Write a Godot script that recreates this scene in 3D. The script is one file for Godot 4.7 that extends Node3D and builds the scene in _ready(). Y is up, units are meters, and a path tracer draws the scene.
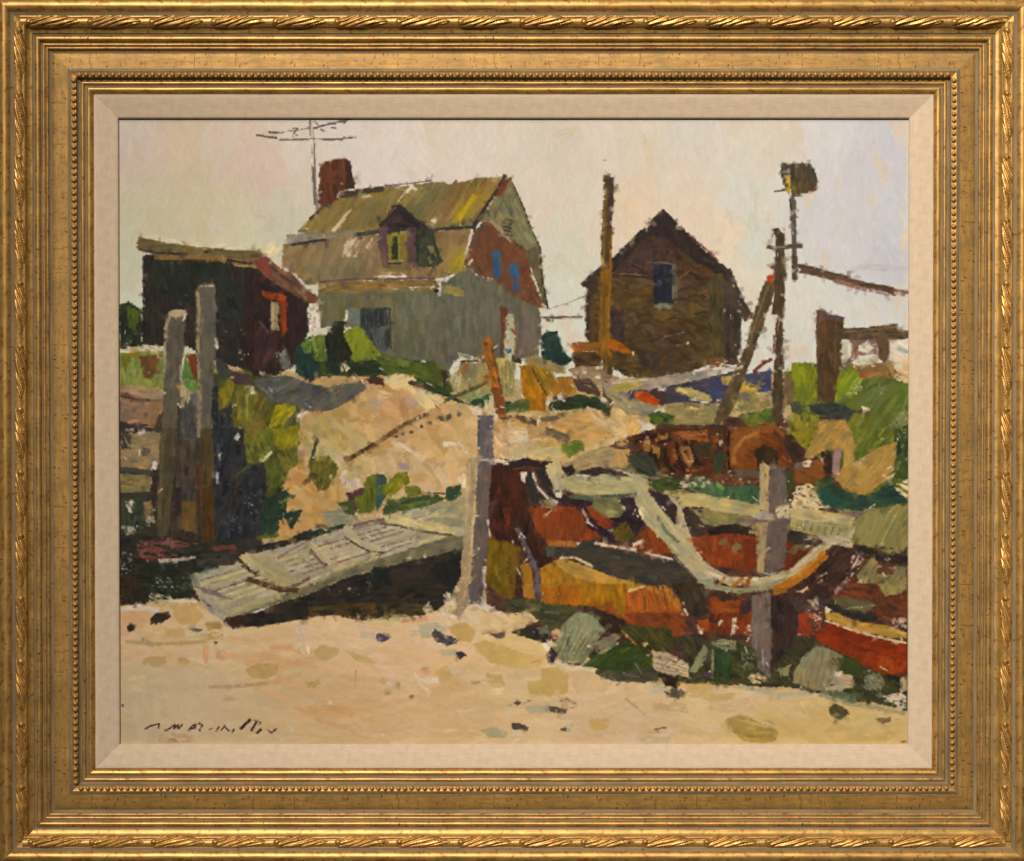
extends Node3D
# A framed oil painting hanging on a wall. 1 photo pixel is about 1 mm on the canvas.

const MM := 0.001
const CAM_DIST := 2.6
const HALF_W := 394.25      # half of the sight opening, mm
const HALF_H := 312.75
# --- paint engine: the picture is painted stroke by stroke into a colour and a relief buffer
const TX := 2.0             # texels per mm
const PX0 := 114.0
const PY0 := 114.0
const PW := 1600
const PH := 1272
var paint := PackedByteArray()
var relief := PackedByteArray()
var bristle := PackedByteArray()
var cloudy := PackedByteArray()
var rng := RandomNumberGenerator.new()
var ox := 0.0
var oy := 0.0
var sc := 1.0
const ROWS := [110.0, 270.0, 430.0, 585.0]

func _ready() -> void:
	rng.seed = 7
	# ---------------------------------------------------------------- camera, air, lamps
	var cam := Camera3D.new()
	cam.name = "camera"
	cam.position = Vector3(0, 1.5, CAM_DIST)
	cam.fov = 2.0 * rad_to_deg(atan(0.4305 / CAM_DIST))
	cam.near = 0.05
	cam.far = 40.0
	add_child(cam)
	cam.current = true
	var env := Environment.new()
	env.background_mode = Environment.BG_COLOR
	env.background_color = Color(0.25, 0.245, 0.24)
	env.tonemap_mode = Environment.TONE_MAPPER_LINEAR
	env.tonemap_exposure = 1.0
	env.sdfgi_enabled = true
	env.ssao_enabled = true
	env.ssil_enabled = true
	var we := WorldEnvironment.new()
	we.name = "environment"
	we.environment = env
	add_child(we)
	lamp("gallery_lamp", Vector3(-0.2, 5.0, 3.0), Vector2(2.6, 0.4), Color(1.0, 0.985, 0.965), 4.0)
	var sp := SpotLight3D.new()
	sp.name = "track_spot"
	sp.light_color = Color(1.0, 0.96, 0.905)
	sp.light_energy = 25.5
	sp.light_size = 0.12
	sp.spot_angle = 26.5
	sp.spot_angle_attenuation = 1.0
	sp.spot_range = 12.0
	sp.shadow_enabled = true
	add_child(sp)
	sp.look_at_from_position(Vector3(-0.9, 3.6, 3.7), Vector3(0.95, 1.25, 0), Vector3.UP)
	# ---------------------------------------------------------------- the wall, then the picture
	build_wall()
	build_painting()

func lamp(called: String, at: Vector3, size: Vector2, c: Color, energy: float) -> void:
	var l := AreaLight3D.new()
	l.name = called
	l.area_size = size
	l.light_color = c
	l.light_energy = energy
	l.shadow_enabled = true
	l.area_range = 12.0
	add_child(l)
	l.position = at
	l.look_at_from_position(at, Vector3(0, 1.5, 0), Vector3.UP)

# ====================================================================== materials
func noise_tex(sd: int, freq: float, size: int, kind := FastNoiseLite.TYPE_SIMPLEX_SMOOTH, octaves := 4) -> Image:
	var n := FastNoiseLite.new()
	n.seed = sd
	n.frequency = freq
	n.noise_type = kind
	n.fractal_octaves = octaves
	var im := n.get_seamless_image(size, size)
	im.convert(Image.FORMAT_L8)
	return im

func hexc(c: int) -> Color:
	return Color8((c >> 16) & 255, (c >> 8) & 255, c & 255)

# Gold leaf over red clay: streaks along the rail, rubbed patches, brown spatter, leaf laps.
func gold_texture(sd: int, w: int, h: int, base: Color, streak: float, spatter: int, laps: int, rub: float) -> ImageTexture:
	var r := RandomNumberGenerator.new()
	r.seed = sd
	var a := noise_tex(sd, 0.03, 256).get_data()
	var b := noise_tex(sd + 5, 0.09, 256).get_data()
	var buf := PackedByteArray()
	buf.resize(w * h * 3)
	var clay := hexc(0x7d3f1c)
	var olive := hexc(0x77683c)
	var i := 0
	for y in h:
		for x in w:
			var s := float(b[((y * 3) & 255) * 256 + ((x >> 3) & 255)]) / 255.0 - 0.5
			var p := float(a[((y >> 1) & 255) * 256 + ((x >> 1) & 255)]) / 255.0 - 0.5
			var q := float(a[((x + 90) & 255) + ((y * 2 + 31) & 255) * 256]) / 255.0 - 0.5
			var c := base * (1.0 + streak * s + 0.20 * p)
			if q > 0.16:
				c = c.lerp(clay, minf((q - 0.16) * 5.0, 1.0) * rub)
			elif q < -0.16:
				c = c.lerp(olive, minf((-q - 0.16) * 4.0, 1.0) * 0.5)
			buf[i] = clampi(int(c.r * 255.0), 0, 255)
			buf[i + 1] = clampi(int(c.g * 255.0), 0, 255)
			buf[i + 2] = clampi(int(c.b * 255.0), 0, 255)
			i += 3
	var im := Image.create_from_data(w, h, false, Image.FORMAT_RGB8, buf)
	for k in spatter:
		var x := r.randi_range(2, w - 8)
		var y := r.randi_range(2, h - 6)
		var big := r.randf() < 0.1
		var c := hexc(0x4a2f16).lerp(base, r.randf_range(0.05, 0.55))
		im.fill_rect(Rect2i(x, y, r.randi_range(1, 2), r.randi_range(1, 3)), c)
		if big:
			im.fill_rect(Rect2i(x + 1, y - 1, 2, 3), c)
			im.fill_rect(Rect2i(x - 1, y + 1, 3, 2), c)
	for k in laps:
		var x := r.randi_range(6, w - 8)
		for y in h:
			if r.randf() < 0.55:
				x += r.randi_range(-1, 1)
			x = clampi(x, 2, w - 4)
			if b[(y & 255) * 256 + ((k * 37) & 255)] > 118:
				im.fill_rect(Rect2i(x, y, r.randi_range(1, 2), 1), hexc(0x5d3a1c).lerp(base, r.randf() * 0.6))
	return ImageTexture.create_from_image(im)

func gold_material(t: Texture2D, rough: float, metal: float) -> StandardMaterial3D:
	var m := StandardMaterial3D.new()
	m.albedo_texture = t
	m.metallic = metal
	m.roughness = rough
	m.metallic_specular = 0.5
	return m

# ====================================================================== setting
func build_wall() -> void:
	var bm := BoxMesh.new()
	bm.size = Vector3(5.0, 3.4, 0.12)
	var m := StandardMaterial3D.new()
	var t := noise_tex(91, 0.02, 256)
	t.convert(Image.FORMAT_RGB8)
	for y in 256:
		for x in 256:
			var v := t.get_pixel(x, y).r
			t.set_pixel(x, y, hexc(0x8d857a).lerp(hexc(0x979084), v))
	m.albedo_texture = ImageTexture.create_from_image(t)
	m.uv1_triplanar = true
	m.uv1_scale = Vector3(2, 2, 2)
	m.roughness = 0.9
	bm.material = m
	var o := MeshInstance3D.new()
	o.name = "wall"
	o.mesh = bm
	o.position = Vector3(0, 1.7, -0.0934)
	o.set_meta("kind", "structure")
	o.set_meta("label", "plain warm grey painted wall behind the gilt picture frame")
	o.set_meta("category", "wall")
	add_child(o)

# ====================================================================== the picture
func build_painting() -> void:
	var root := Node3D.new()
	root.name = "framed_painting"
	root.position = Vector3(0.00175, 1.5 - 0.00125, 0)
	root.rotation_degrees.x = 0.9
	root.set_meta("label", "oil landscape of weathered shacks and boats in a wide carved gilt frame with linen liner")
	root.set_meta("category", "painting")
	add_child(root)
	build_frame(root)
	build_liner(root)
	build_canvas(root)

# one profile element: [material key, d, z, d, z ...] with d = mm from the frame's outer edge, z = mm in front of the canvas
const PROFILE := [
	["gold", -3.4, -26, -3.4, 26, -3.0, 33, -1.6, 36.6, 0.8, 38.8, 3.4, 40.0, 6.0, 40.0, 8.6, 39.0, 10.4, 37.4, 11.4, 36.0],
	["wash", 11.4, 36.0, 12.4, 35.3, 14.6, 35.2, 15.0, 34.6],
	["gold", 15.0, 34.6, 26.2, 32.4],
	["wash", 26.2, 32.4, 27.0, 30.6],
	["gold", 27.0, 30.6, 28.6, 29.2, 30.6, 28.2, 33.0, 27.7],
	["wash", 33.0, 27.7, 33.8, 26.4, 35.6, 26.2],
	["gold", 35.6, 26.2, 36.2, 27.4, 37.4, 28.2, 38.8, 28.3, 40.2, 27.6, 41.2, 26.2, 41.6, 24.8],
	["wash", 41.6, 24.8, 42.0, 24.0, 43.2, 23.9],
	["gold", 43.2, 23.9, 43.7, 24.7, 44.6, 25.0, 45.7, 24.4, 46.3, 23.4],
	["wash", 46.3, 23.4, 47.0, 23.0],
	["gold", 47.0, 23.0, 47.5, 23.7, 48.3, 23.9, 49.2, 23.2, 49.8, 22.0],
	["wash", 49.8, 22.0, 50.6, 20.6, 53.2, 20.2],
	["frieze", 53.2, 20.2, 54.0, 21.1, 57.0, 21.7, 61.0, 21.9, 65.0, 22.15, 68.6, 22.4],
	["wash", 68.6, 22.4, 70.0, 23.4, 71.4, 23.7],
	["gold", 71.4, 23.7, 72.0, 22.8, 76.8, 22.4],
	["wash", 76.8, 22.4, 77.6, 20.6, 78.6, 17.4, 81.2, 16.8],
	["gold", 81.2, 16.8, 81.8, 17.9, 83.0, 18.4, 84.4, 17.8, 85.2, 16.6],
	["wash", 85.2, 16.6, 86.0, 16.0, 87.4, 16.0],
	["gold", 87.4, 16.0, 88.2, 16.9, 89.6, 17.2, 91.8, 16.4, 93.4, 14.8, 94.4, 12.6],
	["wash", 94.4, 12.6, 95.0, 11.2, 97.5, 10.6],
	["gold", 97.5, 10.6, 97.5, -26, -3.4, -26],
]

func off(d: float, z: float) -> float:      # mm outward from the sight edge; nearer mouldings are really a little smaller than they look
	return (355.0 + 119.0 - d) * (1.0 - z * MM / CAM_DIST) - 355.0

# side 0 top, 1 right, 2 bottom, 3 left
func side_axes(k: int) -> Array:
	match k:
		0: return [Vector3(0, 1, 0), Vector3(1, 0, 0), HALF_H, HALF_W]
		1: return [Vector3(1, 0, 0), Vector3(0, -1, 0), HALF_W, HALF_H]
		2: return [Vector3(0, -1, 0), Vector3(-1, 0, 0), HALF_H, HALF_W]
	return [Vector3(-1, 0, 0), Vector3(0, 1, 0), HALF_W, HALF_H]

# sweeps the profile along one side of the frame, mitred at both ends; rails carry a hand-made waviness
func sweep(k: int, profile: Array, mats: Dictionary, segs: int, wave: float, uvs: float) -> ArrayMesh:
	var ax := side_axes(k)
	var n: Vector3 = ax[0]
	var t: Vector3 = ax[1]
	var hn: float = ax[2]
	var ht: float = ax[3]
	var wob := FastNoiseLite.new()
	wob.seed = 40 + k
	wob.frequency = 0.012
	var groups := {}
	var arc := 0.0
	for el in profile:
		var key: String = el[0]
		if not groups.has(key):
			groups[key] = [PackedVector3Array(), PackedVector3Array(), PackedVector2Array(), PackedInt32Array()]
		var g: Array = groups[key]
		var cnt: int = (el.size() - 1) / 2
		var pts := PackedVector2Array()
		for i in cnt:
			pts.append(Vector2(off(el[1 + 2 * i], el[2 + 2 * i]), el[2 + 2 * i]))
		var base: int = g[0].size()
		for i in cnt:
			var a := pts[maxi(i - 1, 0)]
			var b := pts[mini(i + 1, cnt - 1)]
			var dir := (b - a).normalized()          # runs inward
			var nrm := (n * dir.y + Vector3(0, 0, 1) * -dir.x).normalized()
			if i > 0:
				arc += pts[i].distance_to(pts[i - 1])
			for j in segs + 1:
				var s := float(j) / segs * 2.0 - 1.0
				var along := s * (ht + pts[i].x)
				var e := pts[i].x
				var z := pts[i].y
				if wave > 0.0 and j > 0 and j < segs:
					e += wave * wob.get_noise_2d(along, arc * 0.3)
					z += wave * 0.8 * wob.get_noise_2d(along + 700.0, arc * 0.3)
				var p := n * (hn + e) + t * along + Vector3(0, 0, z)
				g[0].append(p * MM)
				g[1].append(nrm)
				g[2].append(Vector2((along + k * 333.0) / uvs, arc / uvs))
		for i in cnt - 1:
			for j in segs:
				var q := base + i * (segs + 1) + j
				g[3].append_array(PackedInt32Array([q, q + 1, q + segs + 1, q + 1, q + segs + 2, q + segs + 1]))
	var mesh := ArrayMesh.new()
	for key in groups:
		var g: Array = groups[key]
		var arr := []
		arr.resize(Mesh.ARRAY_MAX)
		arr[Mesh.ARRAY_VERTEX] = g[0]
		arr[Mesh.ARRAY_NORMAL] = g[1]
		arr[Mesh.ARRAY_TEX_UV] = g[2]
		arr[Mesh.ARRAY_INDEX] = g[3]
		mesh.add_surface_from_arrays(Mesh.PRIMITIVE_TRIANGLES, arr)
		mesh.surface_set_material(mesh.get_surface_count() - 1, mats[key])
	return mesh

# carved running leaf: a ribbon, a berry and an acanthus lobe cut by slanting flutes. u along, v across (-1..1); returns mm
func leaf_height(u: float, v: float, sd: float, ribbon: bool) -> float:
	var q := u - 0.10 * v + 0.006 * sin(9.0 * v + sd * 3.0)
	var dome := sqrt(maxf(0.0, 1.0 - v * v))
	var rv := (v + 0.22) / 0.66
	if ribbon:
		var rv2 := (v - 0.66) / 0.30
		return maxf(-0.4, maxf(2.9 * sqrt(maxf(0.0, 1.0 - rv * rv)) - 0.9, 2.4 * sqrt(maxf(0.0, 1.0 - rv2 * rv2)) - 0.5)) * (0.5 + 0.5 * dome)
	var h := -0.8
	var p := (q - 0.13) / 0.87
	if p > 0.0 and p < 1.0:
		var wide := minf(1.0, minf(0.6 + p * 3.0, pow((1.0 - p) * 2.2, 0.6)))
		var vv := (v + 0.5 * maxf(0.0, p - 0.6)) / maxf(wide, 0.05)
		if absf(vv) < 1.0:
			var f := p * 4.0 - 0.95 * vv + 0.22 * sin(p * 7.0 + sd * 2.0) + sd * 0.13
			var t := f - floorf(f)
			var lobe := pow(t, 0.6) * (1.0 - smoothstep(0.80, 1.0, t))
			var round_v := pow(1.0 - vv * vv, 0.4)
			var lh := (1.6 + 4.4 * lobe) * round_v * (0.6 + 0.4 * minf(1.0, (1.0 - p) * 3.0))
			lh += 0.6 * sin(f * 14.0 + sd) * (1.0 - absf(vv))
			h = maxf(h, lh)
	var bu := (u - 0.14) * 62.0 / 3.6
	var bv := (v + 0.10) * 6.2 / 3.3
	var bb := 1.0 - bu * bu - bv * bv
	if bb > 0.0:
		h = maxf(h, 1.8 + 3.6 * sqrt(bb))
	return h * (0.5 + 0.5 * dome)

func leaf_mesh(length: float, sd: float, mat: Material, ribbon := false) -> ArrayMesh:
	var nu := 84 if not ribbon else 2
	var nv := 20
	var wd := 6.2
	var st := SurfaceTool.new()
	st.begin(Mesh.PRIMITIVE_TRIANGLES)
	st.set_smooth_group(0)
	for i in nu + 1:
		for j in nv + 1:
			var u := float(i) / nu
			var v := float(j) / nv * 2.0 - 1.0
			var h := leaf_height(u, v, sd, ribbon)
			if j == 0 or j == nv:
				h = -0.8
			st.set_uv(Vector2((u * length + sd * 91.0) / 200.0, v * 8.0 / 200.0))
			st.add_vertex(Vector3((u - 0.5) * length, v * wd, h) * MM)
	for i in nu:
		for j in nv:
			var q := i * (nv + 1) + j
			for w in [q, q + 1, q + nv + 1, q + 1, q + nv + 2, q + nv + 1]:
				st.add_index(w)
	st.generate_normals()
	var m := st.commit()
	m.surface_set_material(0, mat)
	return m

func build_frame(root: Node3D) -> void:
	var gt := gold_texture(11, 1024, 512, hexc(0xb48c4c), 0.30, 500, 0, 0.55)
	var ft := gold_texture(23, 1024, 512, hexc(0x9e793e), 0.24, 3600, 12, 0.5)
	var lt := gold_texture(37, 512, 256, hexc(0xb98e4c), 0.36, 160, 0, 0.9)
	var wt := gold_texture(51, 512, 256, hexc(0x7c6b50), 0.25, 120, 0, 0.25)
	var mats := {
		"gold": gold_material(gt, 0.44, 0.60),
		"frieze": gold_material(ft, 0.56, 0.4),
		"wash": gold_material(wt, 0.75, 0.12),
	}
	var lm := gold_material(lt, 0.42, 0.60)
	var leaves := []
	var bead := gold_material(lt, 0.50, 0.45)
	var ribbon := leaf_mesh(62.0, 0.0, gold_material(gt, 0.45, 0.5), true)
	for v in 4:
		leaves.append(leaf_mesh(62.0, float(v) * 1.7, lm))
	for k in 4:
		var rail := MeshInstance3D.new()
		rail.name = "frame_rail"
		rail.mesh = sweep(k, PROFILE, mats, 60, 0.22, 400.0)
		root.add_child(rail, true)
		var ax := side_axes(k)
		var n: Vector3 = ax[0]
		var t: Vector3 = ax[1]
		# the carved ornament runs rightwards on the level rails and downwards on the upright ones
		var run: Vector3 = Vector3(1, 0, 0) if k % 2 == 0 else Vector3(0, -1, 0)
		var e := off(20.6, 34.2)
		var total: float = 2.0 * (ax[3] + e) - 1.5
		var cnt := int(roundf(total / 62.0))
		var step := total / cnt
		for i in cnt:
			var lf := MeshInstance3D.new()
			lf.name = "leaf"
			lf.mesh = leaves[(i * 3 + k) % 4]
			var at: float = -total * 0.5 + (i + 0.5) * step
			var up := Vector3(0, 0, 1).cross(run)
			# lie on the sloping bed: the inner edge is lower
			var tilt := 0.23
			var zaxis := (Vector3(0, 0, 1) * cos(tilt) - n * sin(tilt)).normalized()
			var yaxis := zaxis.cross(run).normalized()
			if yaxis.dot(up) < 0.0:
				yaxis = -yaxis
			var b := Basis(run * (step / 62.0 * 0.997), yaxis, zaxis)
			lf.transform = Transform3D(b, (n * (ax[2] + e) + run * at + Vector3(0, 0, 33.3)) * MM)
			rail.add_child(lf, true)
			var rb := MeshInstance3D.new()
			rb.name = "ribbon"
			rb.mesh = ribbon
			rb.transform = lf.transform
			rail.add_child(rb, true)
		# the pearl moulding
		var st := SurfaceTool.new()
		st.begin(Mesh.PRIMITIVE_TRIANGLES)
		var be := off(74.3, 24.2)
		var run_len: float = 2.0 * (ax[3] + be) - 5.0
		var bc := int(roundf(run_len / 6.55))
		var r := RandomNumberGenerator.new()
		r.seed = 60 + k
		var sph := SphereMesh.new()
		sph.radius = 1.0
		sph.height = 2.0
		sph.radial_segments = 14
		sph.rings = 8
		for i in bc:
			var s: float = -run_len * 0.5 + (i + 0.5) * run_len / bc
			var p: Vector3 = n * (ax[2] + be + r.randf_range(-0.15, 0.15)) + t * (s + r.randf_range(-0.2, 0.2)) + Vector3(0, 0, 23.6 + r.randf_range(-0.2, 0.25))
			var rr := r.randf_range(2.1, 2.5)
			st.append_from(sph, 0, Transform3D(Basis.from_scale(Vector3(rr, rr, rr * 0.85) * MM), p * MM))
		var bm := st.commit()
		bm.surface_set_material(0, bead)
		var bo := MeshInstance3D.new()
		bo.name = "bead_row"
		bo.mesh = bm
		bo.set_meta("kind", "stuff")
		rail.add_child(bo, true)

func build_liner(root: Node3D) -> void:
	var w := 512
	var im := Image.create(w, w, false, Image.FORMAT_RGB8)
	var hm := Image.create(w, w, false, Image.FORMAT_L8)
	var a := noise_tex(71, 0.02, 256).get_data()
	var b := noise_tex(72, 0.2, 256).get_data()
	for y in w:
		for x in w:
			var wx := float(b[(x & 255) * 256 + ((y >> 4) & 255)]) / 255.0
			var wy := float(b[((y + 77) & 255) * 256 + ((x >> 5) & 255)]) / 255.0
			var over := ((x / 2) + (y / 2)) % 2
			var thr := wy if over == 0 else wx
			var p := float(a[(y & 255) * 256 + (x & 255)]) / 255.0 - 0.5
			var g := 0.90 + 0.035 * (thr - 0.5) + 0.05 * (wy - 0.5) + 0.07 * p
			im.set_pixel(x, y, Color(0.865 * g, 0.775 * g, 0.665 * g))
			hm.set_pixel(x, y, Color(0.3 + 0.5 * thr + 0.2 * over, 0, 0))
	var m := StandardMaterial3D.new()
	m.albedo_texture = ImageTexture.create_from_image(im)
	m.roughness = 0.92
	m.metallic_specular = 0.25
	m.heightmap_enabled = true
	m.heightmap_texture = ImageTexture.create_from_image(hm)
	m.heightmap_scale = 0.006
	var profile := [["linen", 93.8, -20, 93.8, 12.8, 95.4, 13.0, 98.0, 12.6, 104.0, 10.8, 112.0, 8.2, 116.6, 6.7, 117.9, 6.1, 118.6, 5.2, 119.0, 4.0, 119.0, -2.0, 119.0, -20, 93.8, -20]]
	for k in 4:
		var o := MeshInstance3D.new()
		o.name = "liner_strip"
		o.mesh = sweep(k, profile, {"linen": m}, 40, 0.10, 130.0)
		root.add_child(o, true)

func build_canvas(root: Node3D) -> void:
	var t0 := Time.get_ticks_msec()
	start_painting()
	paint_picture()
	print("painted in ", Time.get_ticks_msec() - t0, " ms")
	var im := Image.create_from_data(PW, PH, false, Image.FORMAT_RGB8, paint)
	soften(im)
	# fine weave of the cloth under the paint
	for y in PH:
		for x in PW:
			var i := y * PW + x
			var wv := 10 if ((x >> 1) + (y >> 1)) % 2 == 0 else 0
			relief[i] = clampi(int(relief[i] * 0.9) + wv, 0, 255)
	var hm := Image.create_from_data(PW, PH, false, Image.FORMAT_L8, relief)
	hm.convert(Image.FORMAT_RGBA8)
	hm.bump_map_to_normal_map(2.0)
	var m := StandardMaterial3D.new()
	m.albedo_texture = ImageTexture.create_from_image(im)
	m.albedo_color = Color(0.935, 0.93, 0.925)
	m.normal_enabled = true
	m.normal_texture = ImageTexture.create_from_image(hm)
	m.normal_scale = 0.27
	m.roughness = 0.5
	m.metallic_specular = 0.22
	# the stretched cloth: front with UVs, thickness behind
	var x0 := (PX0 - 119.5) - HALF_W
	var x1 := x0 + PW / TX
	var y0 := HALF_H - (PY0 - 119.0)
	var y1 := y0 - PH / TX
	var st := SurfaceTool.new()
	st.begin(Mesh.PRIMITIVE_TRIANGLES)
	var nx := 8
	for j in nx + 1:
		for i in nx + 1:
			var u := float(i) / nx
			var v := float(j) / nx
			st.set_uv(Vector2(u, v))
			st.set_normal(Vector3(0, 0, 1))
			st.set_tangent(Plane(1, 0, 0, 1))
			st.add_vertex(Vector3(lerpf(x0, x1, u), lerpf(y0, y1, v), 1.8) * MM)
	for j in nx:
		for i in nx:
			var q := j * (nx + 1) + i
			for w in [q, q + 1, q + nx + 1, q + 1, q + nx + 2, q + nx + 1]:
				st.add_index(w)
	var cm := st.commit()
	cm.surface_set_material(0, m)
	var o := MeshInstance3D.new()
	o.name = "canvas"
	o.mesh = cm
	o.set_meta("label", "painted canvas with dark shed, gambrel house, barn, posts and beached boats")
	root.add_child(o)
	var back := BoxMesh.new()
	back.size = Vector3(x1 - x0 - 1.0, y0 - y1 - 1.0, 16.0) * MM
	var bmat := StandardMaterial3D.new()
	bmat.albedo_color = hexc(0xb09a78)
	bmat.roughness = 0.9
	back.material = bmat
	var bo := MeshInstance3D.new()
	bo.name = "stretcher"
	bo.mesh = back
	bo.position = Vector3((x0 + x1) * 0.5, (y0 + y1) * 0.5, -7.0) * MM
	root.add_child(bo)

# ====================================================================== paint engine
func start_painting() -> void:
	paint.resize(PW * PH * 3)
	relief.resize(PW * PH)
	bristle = noise_tex(3, 0.11, 512, FastNoiseLite.TYPE_SIMPLEX_SMOOTH, 3).get_data()
	cloudy = noise_tex(4, 0.02, 512).get_data()
	for i in PW * PH:
		var v := (cloudy[(i * 7) & 262143] - 128) >> 4
		paint[i * 3] = 208 + v
		paint[i * 3 + 1] = 197 + v
		paint[i * 3 + 2] = 182 + v
		relief[i] = 40

# the coordinates that follow are read off one enlarged square of the picture
func tile(c: int, r: int) -> void:
	sc = 1.0 / 5.12
	ox = 110.0 + 200.0 * c
	oy = ROWS[r]

func whole() -> void:
	sc = 1.0
	ox = 0.0
	oy = 0.0

func to_texels(a: Array) -> PackedVector2Array:
	var out := PackedVector2Array()
	for i in a.size() / 2:
		out.append(Vector2((ox + float(a[2 * i]) * sc - PX0) * TX, (oy + float(a[2 * i + 1]) * sc - PY0) * TX))
	return out

# a patch of paint laid with a flat brush in direction ang (degrees, 90 = upright)
func f(a: Array, col: int, ang := 90.0, dry := 0.0, vary := 0.14, rough := 1.6, alpha := 1.0) -> void:
	var src := to_texels(a)
	var n := src.size()
	var poly := PackedVector2Array()
	var slip := Vector2.ZERO
	for i in n:
		var p := src[i]
		var q := src[(i + 1) % n]
		var parts := maxi(1, int(p.distance_to(q) / 4.0))
		for k in parts:
			slip = slip * 0.72 + Vector2(rng.randf_range(-rough, rough), rng.randf_range(-rough, rough)) * 0.62
			poly.append(p.lerp(q, float(k) / parts) + slip)
	fill_poly(poly, col, ang, dry, vary, alpha)
	if alpha < 1.0:
		return
	# the brush goes over it again: broken colour inside, dragged bristles over the edge
	var lo := poly[0]
	var hi := poly[0]
	var area := 0.0
	for i in poly.size():
		lo = lo.min(poly[i])
		hi = hi.max(poly[i])
		area += poly[i].cross(poly[(i + 1) % poly.size()]) * 0.5
	area = absf(area)
	var th := deg_to_rad(ang)
	if area > 700.0 and dry < 0.3:
		for k in mini(int(area / 280.0), 90):
			var p := Vector2(rng.randf_range(lo.x, hi.x), rng.randf_range(lo.y, hi.y))
			var dir := Vector2.from_angle(th + rng.randf_range(-0.3, 0.3)) * rng.randf_range(5.0, 15.0)
			if Geometry2D.is_point_in_polygon(p - dir * 0.8, poly) and Geometry2D.is_point_in_polygon(p + dir * 0.8, poly):
				stroke(PackedVector2Array([p - dir, p + dir]), rng.randf_range(4.0, 11.0), vary_col(col, vary * 1.7), 0.28, rng.randf_range(0.5, 0.9), 0.14)
	if rough > 0.9:
		for i in poly.size():
			if rng.randf() < 0.10:
				var dir := Vector2.from_angle(th + rng.randf_range(-0.45, 0.45)) * rng.randf_range(1.0, 2.8)
				stroke(PackedVector2Array([poly[i] - dir, poly[i] + dir]), rng.randf_range(2.0, 4.5), vary_col(col, 0.06), 0.45, 0.9, 0.1)

# shifts a mixed colour by a share of red, green and blue
func mix_in(c: int, r: float, g: float, b: float) -> int:
	return (mini(255, int(((c >> 16) & 255) * r)) << 16) | (mini(255, int(((c >> 8) & 255) * g)) << 8) | mini(255, int((c & 255) * b))

func vary_col(c: int, by: float) -> int:
	var j := 1.0 + rng.randf_range(-by, by)
	var w := rng.randf_range(-by, by) * 0.45
	return (clampi(int(((c >> 16) & 255) * (j + w)), 0, 255) << 16) | (clampi(int(((c >> 8) & 255) * j), 0, 255) << 8) | clampi(int((c & 255) * (j - w)), 0, 255)

# wet paint dragged across the joins between touches
func drag_edges(count: int, short: float, far: float, thin: float, wide: float, alpha: float) -> void:
	for k in count:
		var p := Vector2(rng.randf_range(20, PW - 20), rng.randf_range(20, PH - 20))
		var dir := Vector2.from_angle(rng.randf_range(0, TAU)) * rng.randf_range(short, far)
		var a := (int(p.y) * PW + int(p.x)) * 3
		var q := p + dir
		var b := (int(q.y) * PW + int(q.x)) * 3
		var diff := absi(paint[a] - paint[b]) + absi(paint[a + 1] - paint[b + 1]) + absi(paint[a + 2] - paint[b + 2])
		if diff < 40:
			continue
		if diff > 90 and p.y > 440.0 and rng.randf() < 0.10:
			var side := Vector2(-dir.y, dir.x) * rng.randf_range(0.25, 0.7)
			stroke(PackedVector2Array([p - side, p + side]), rng.randf_range(2.0, 4.0), 0xcdc0ae, 0.4, 0.95, 0.1)
			continue
		var c := (paint[a] << 16) | (paint[a + 1] << 8) | paint[a + 2]
		stroke(PackedVector2Array([p, q]), rng.randf_range(thin, wide), c, 0.25, rng.randf_range(0.6, 1.2) * alpha, 0.05)

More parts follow.
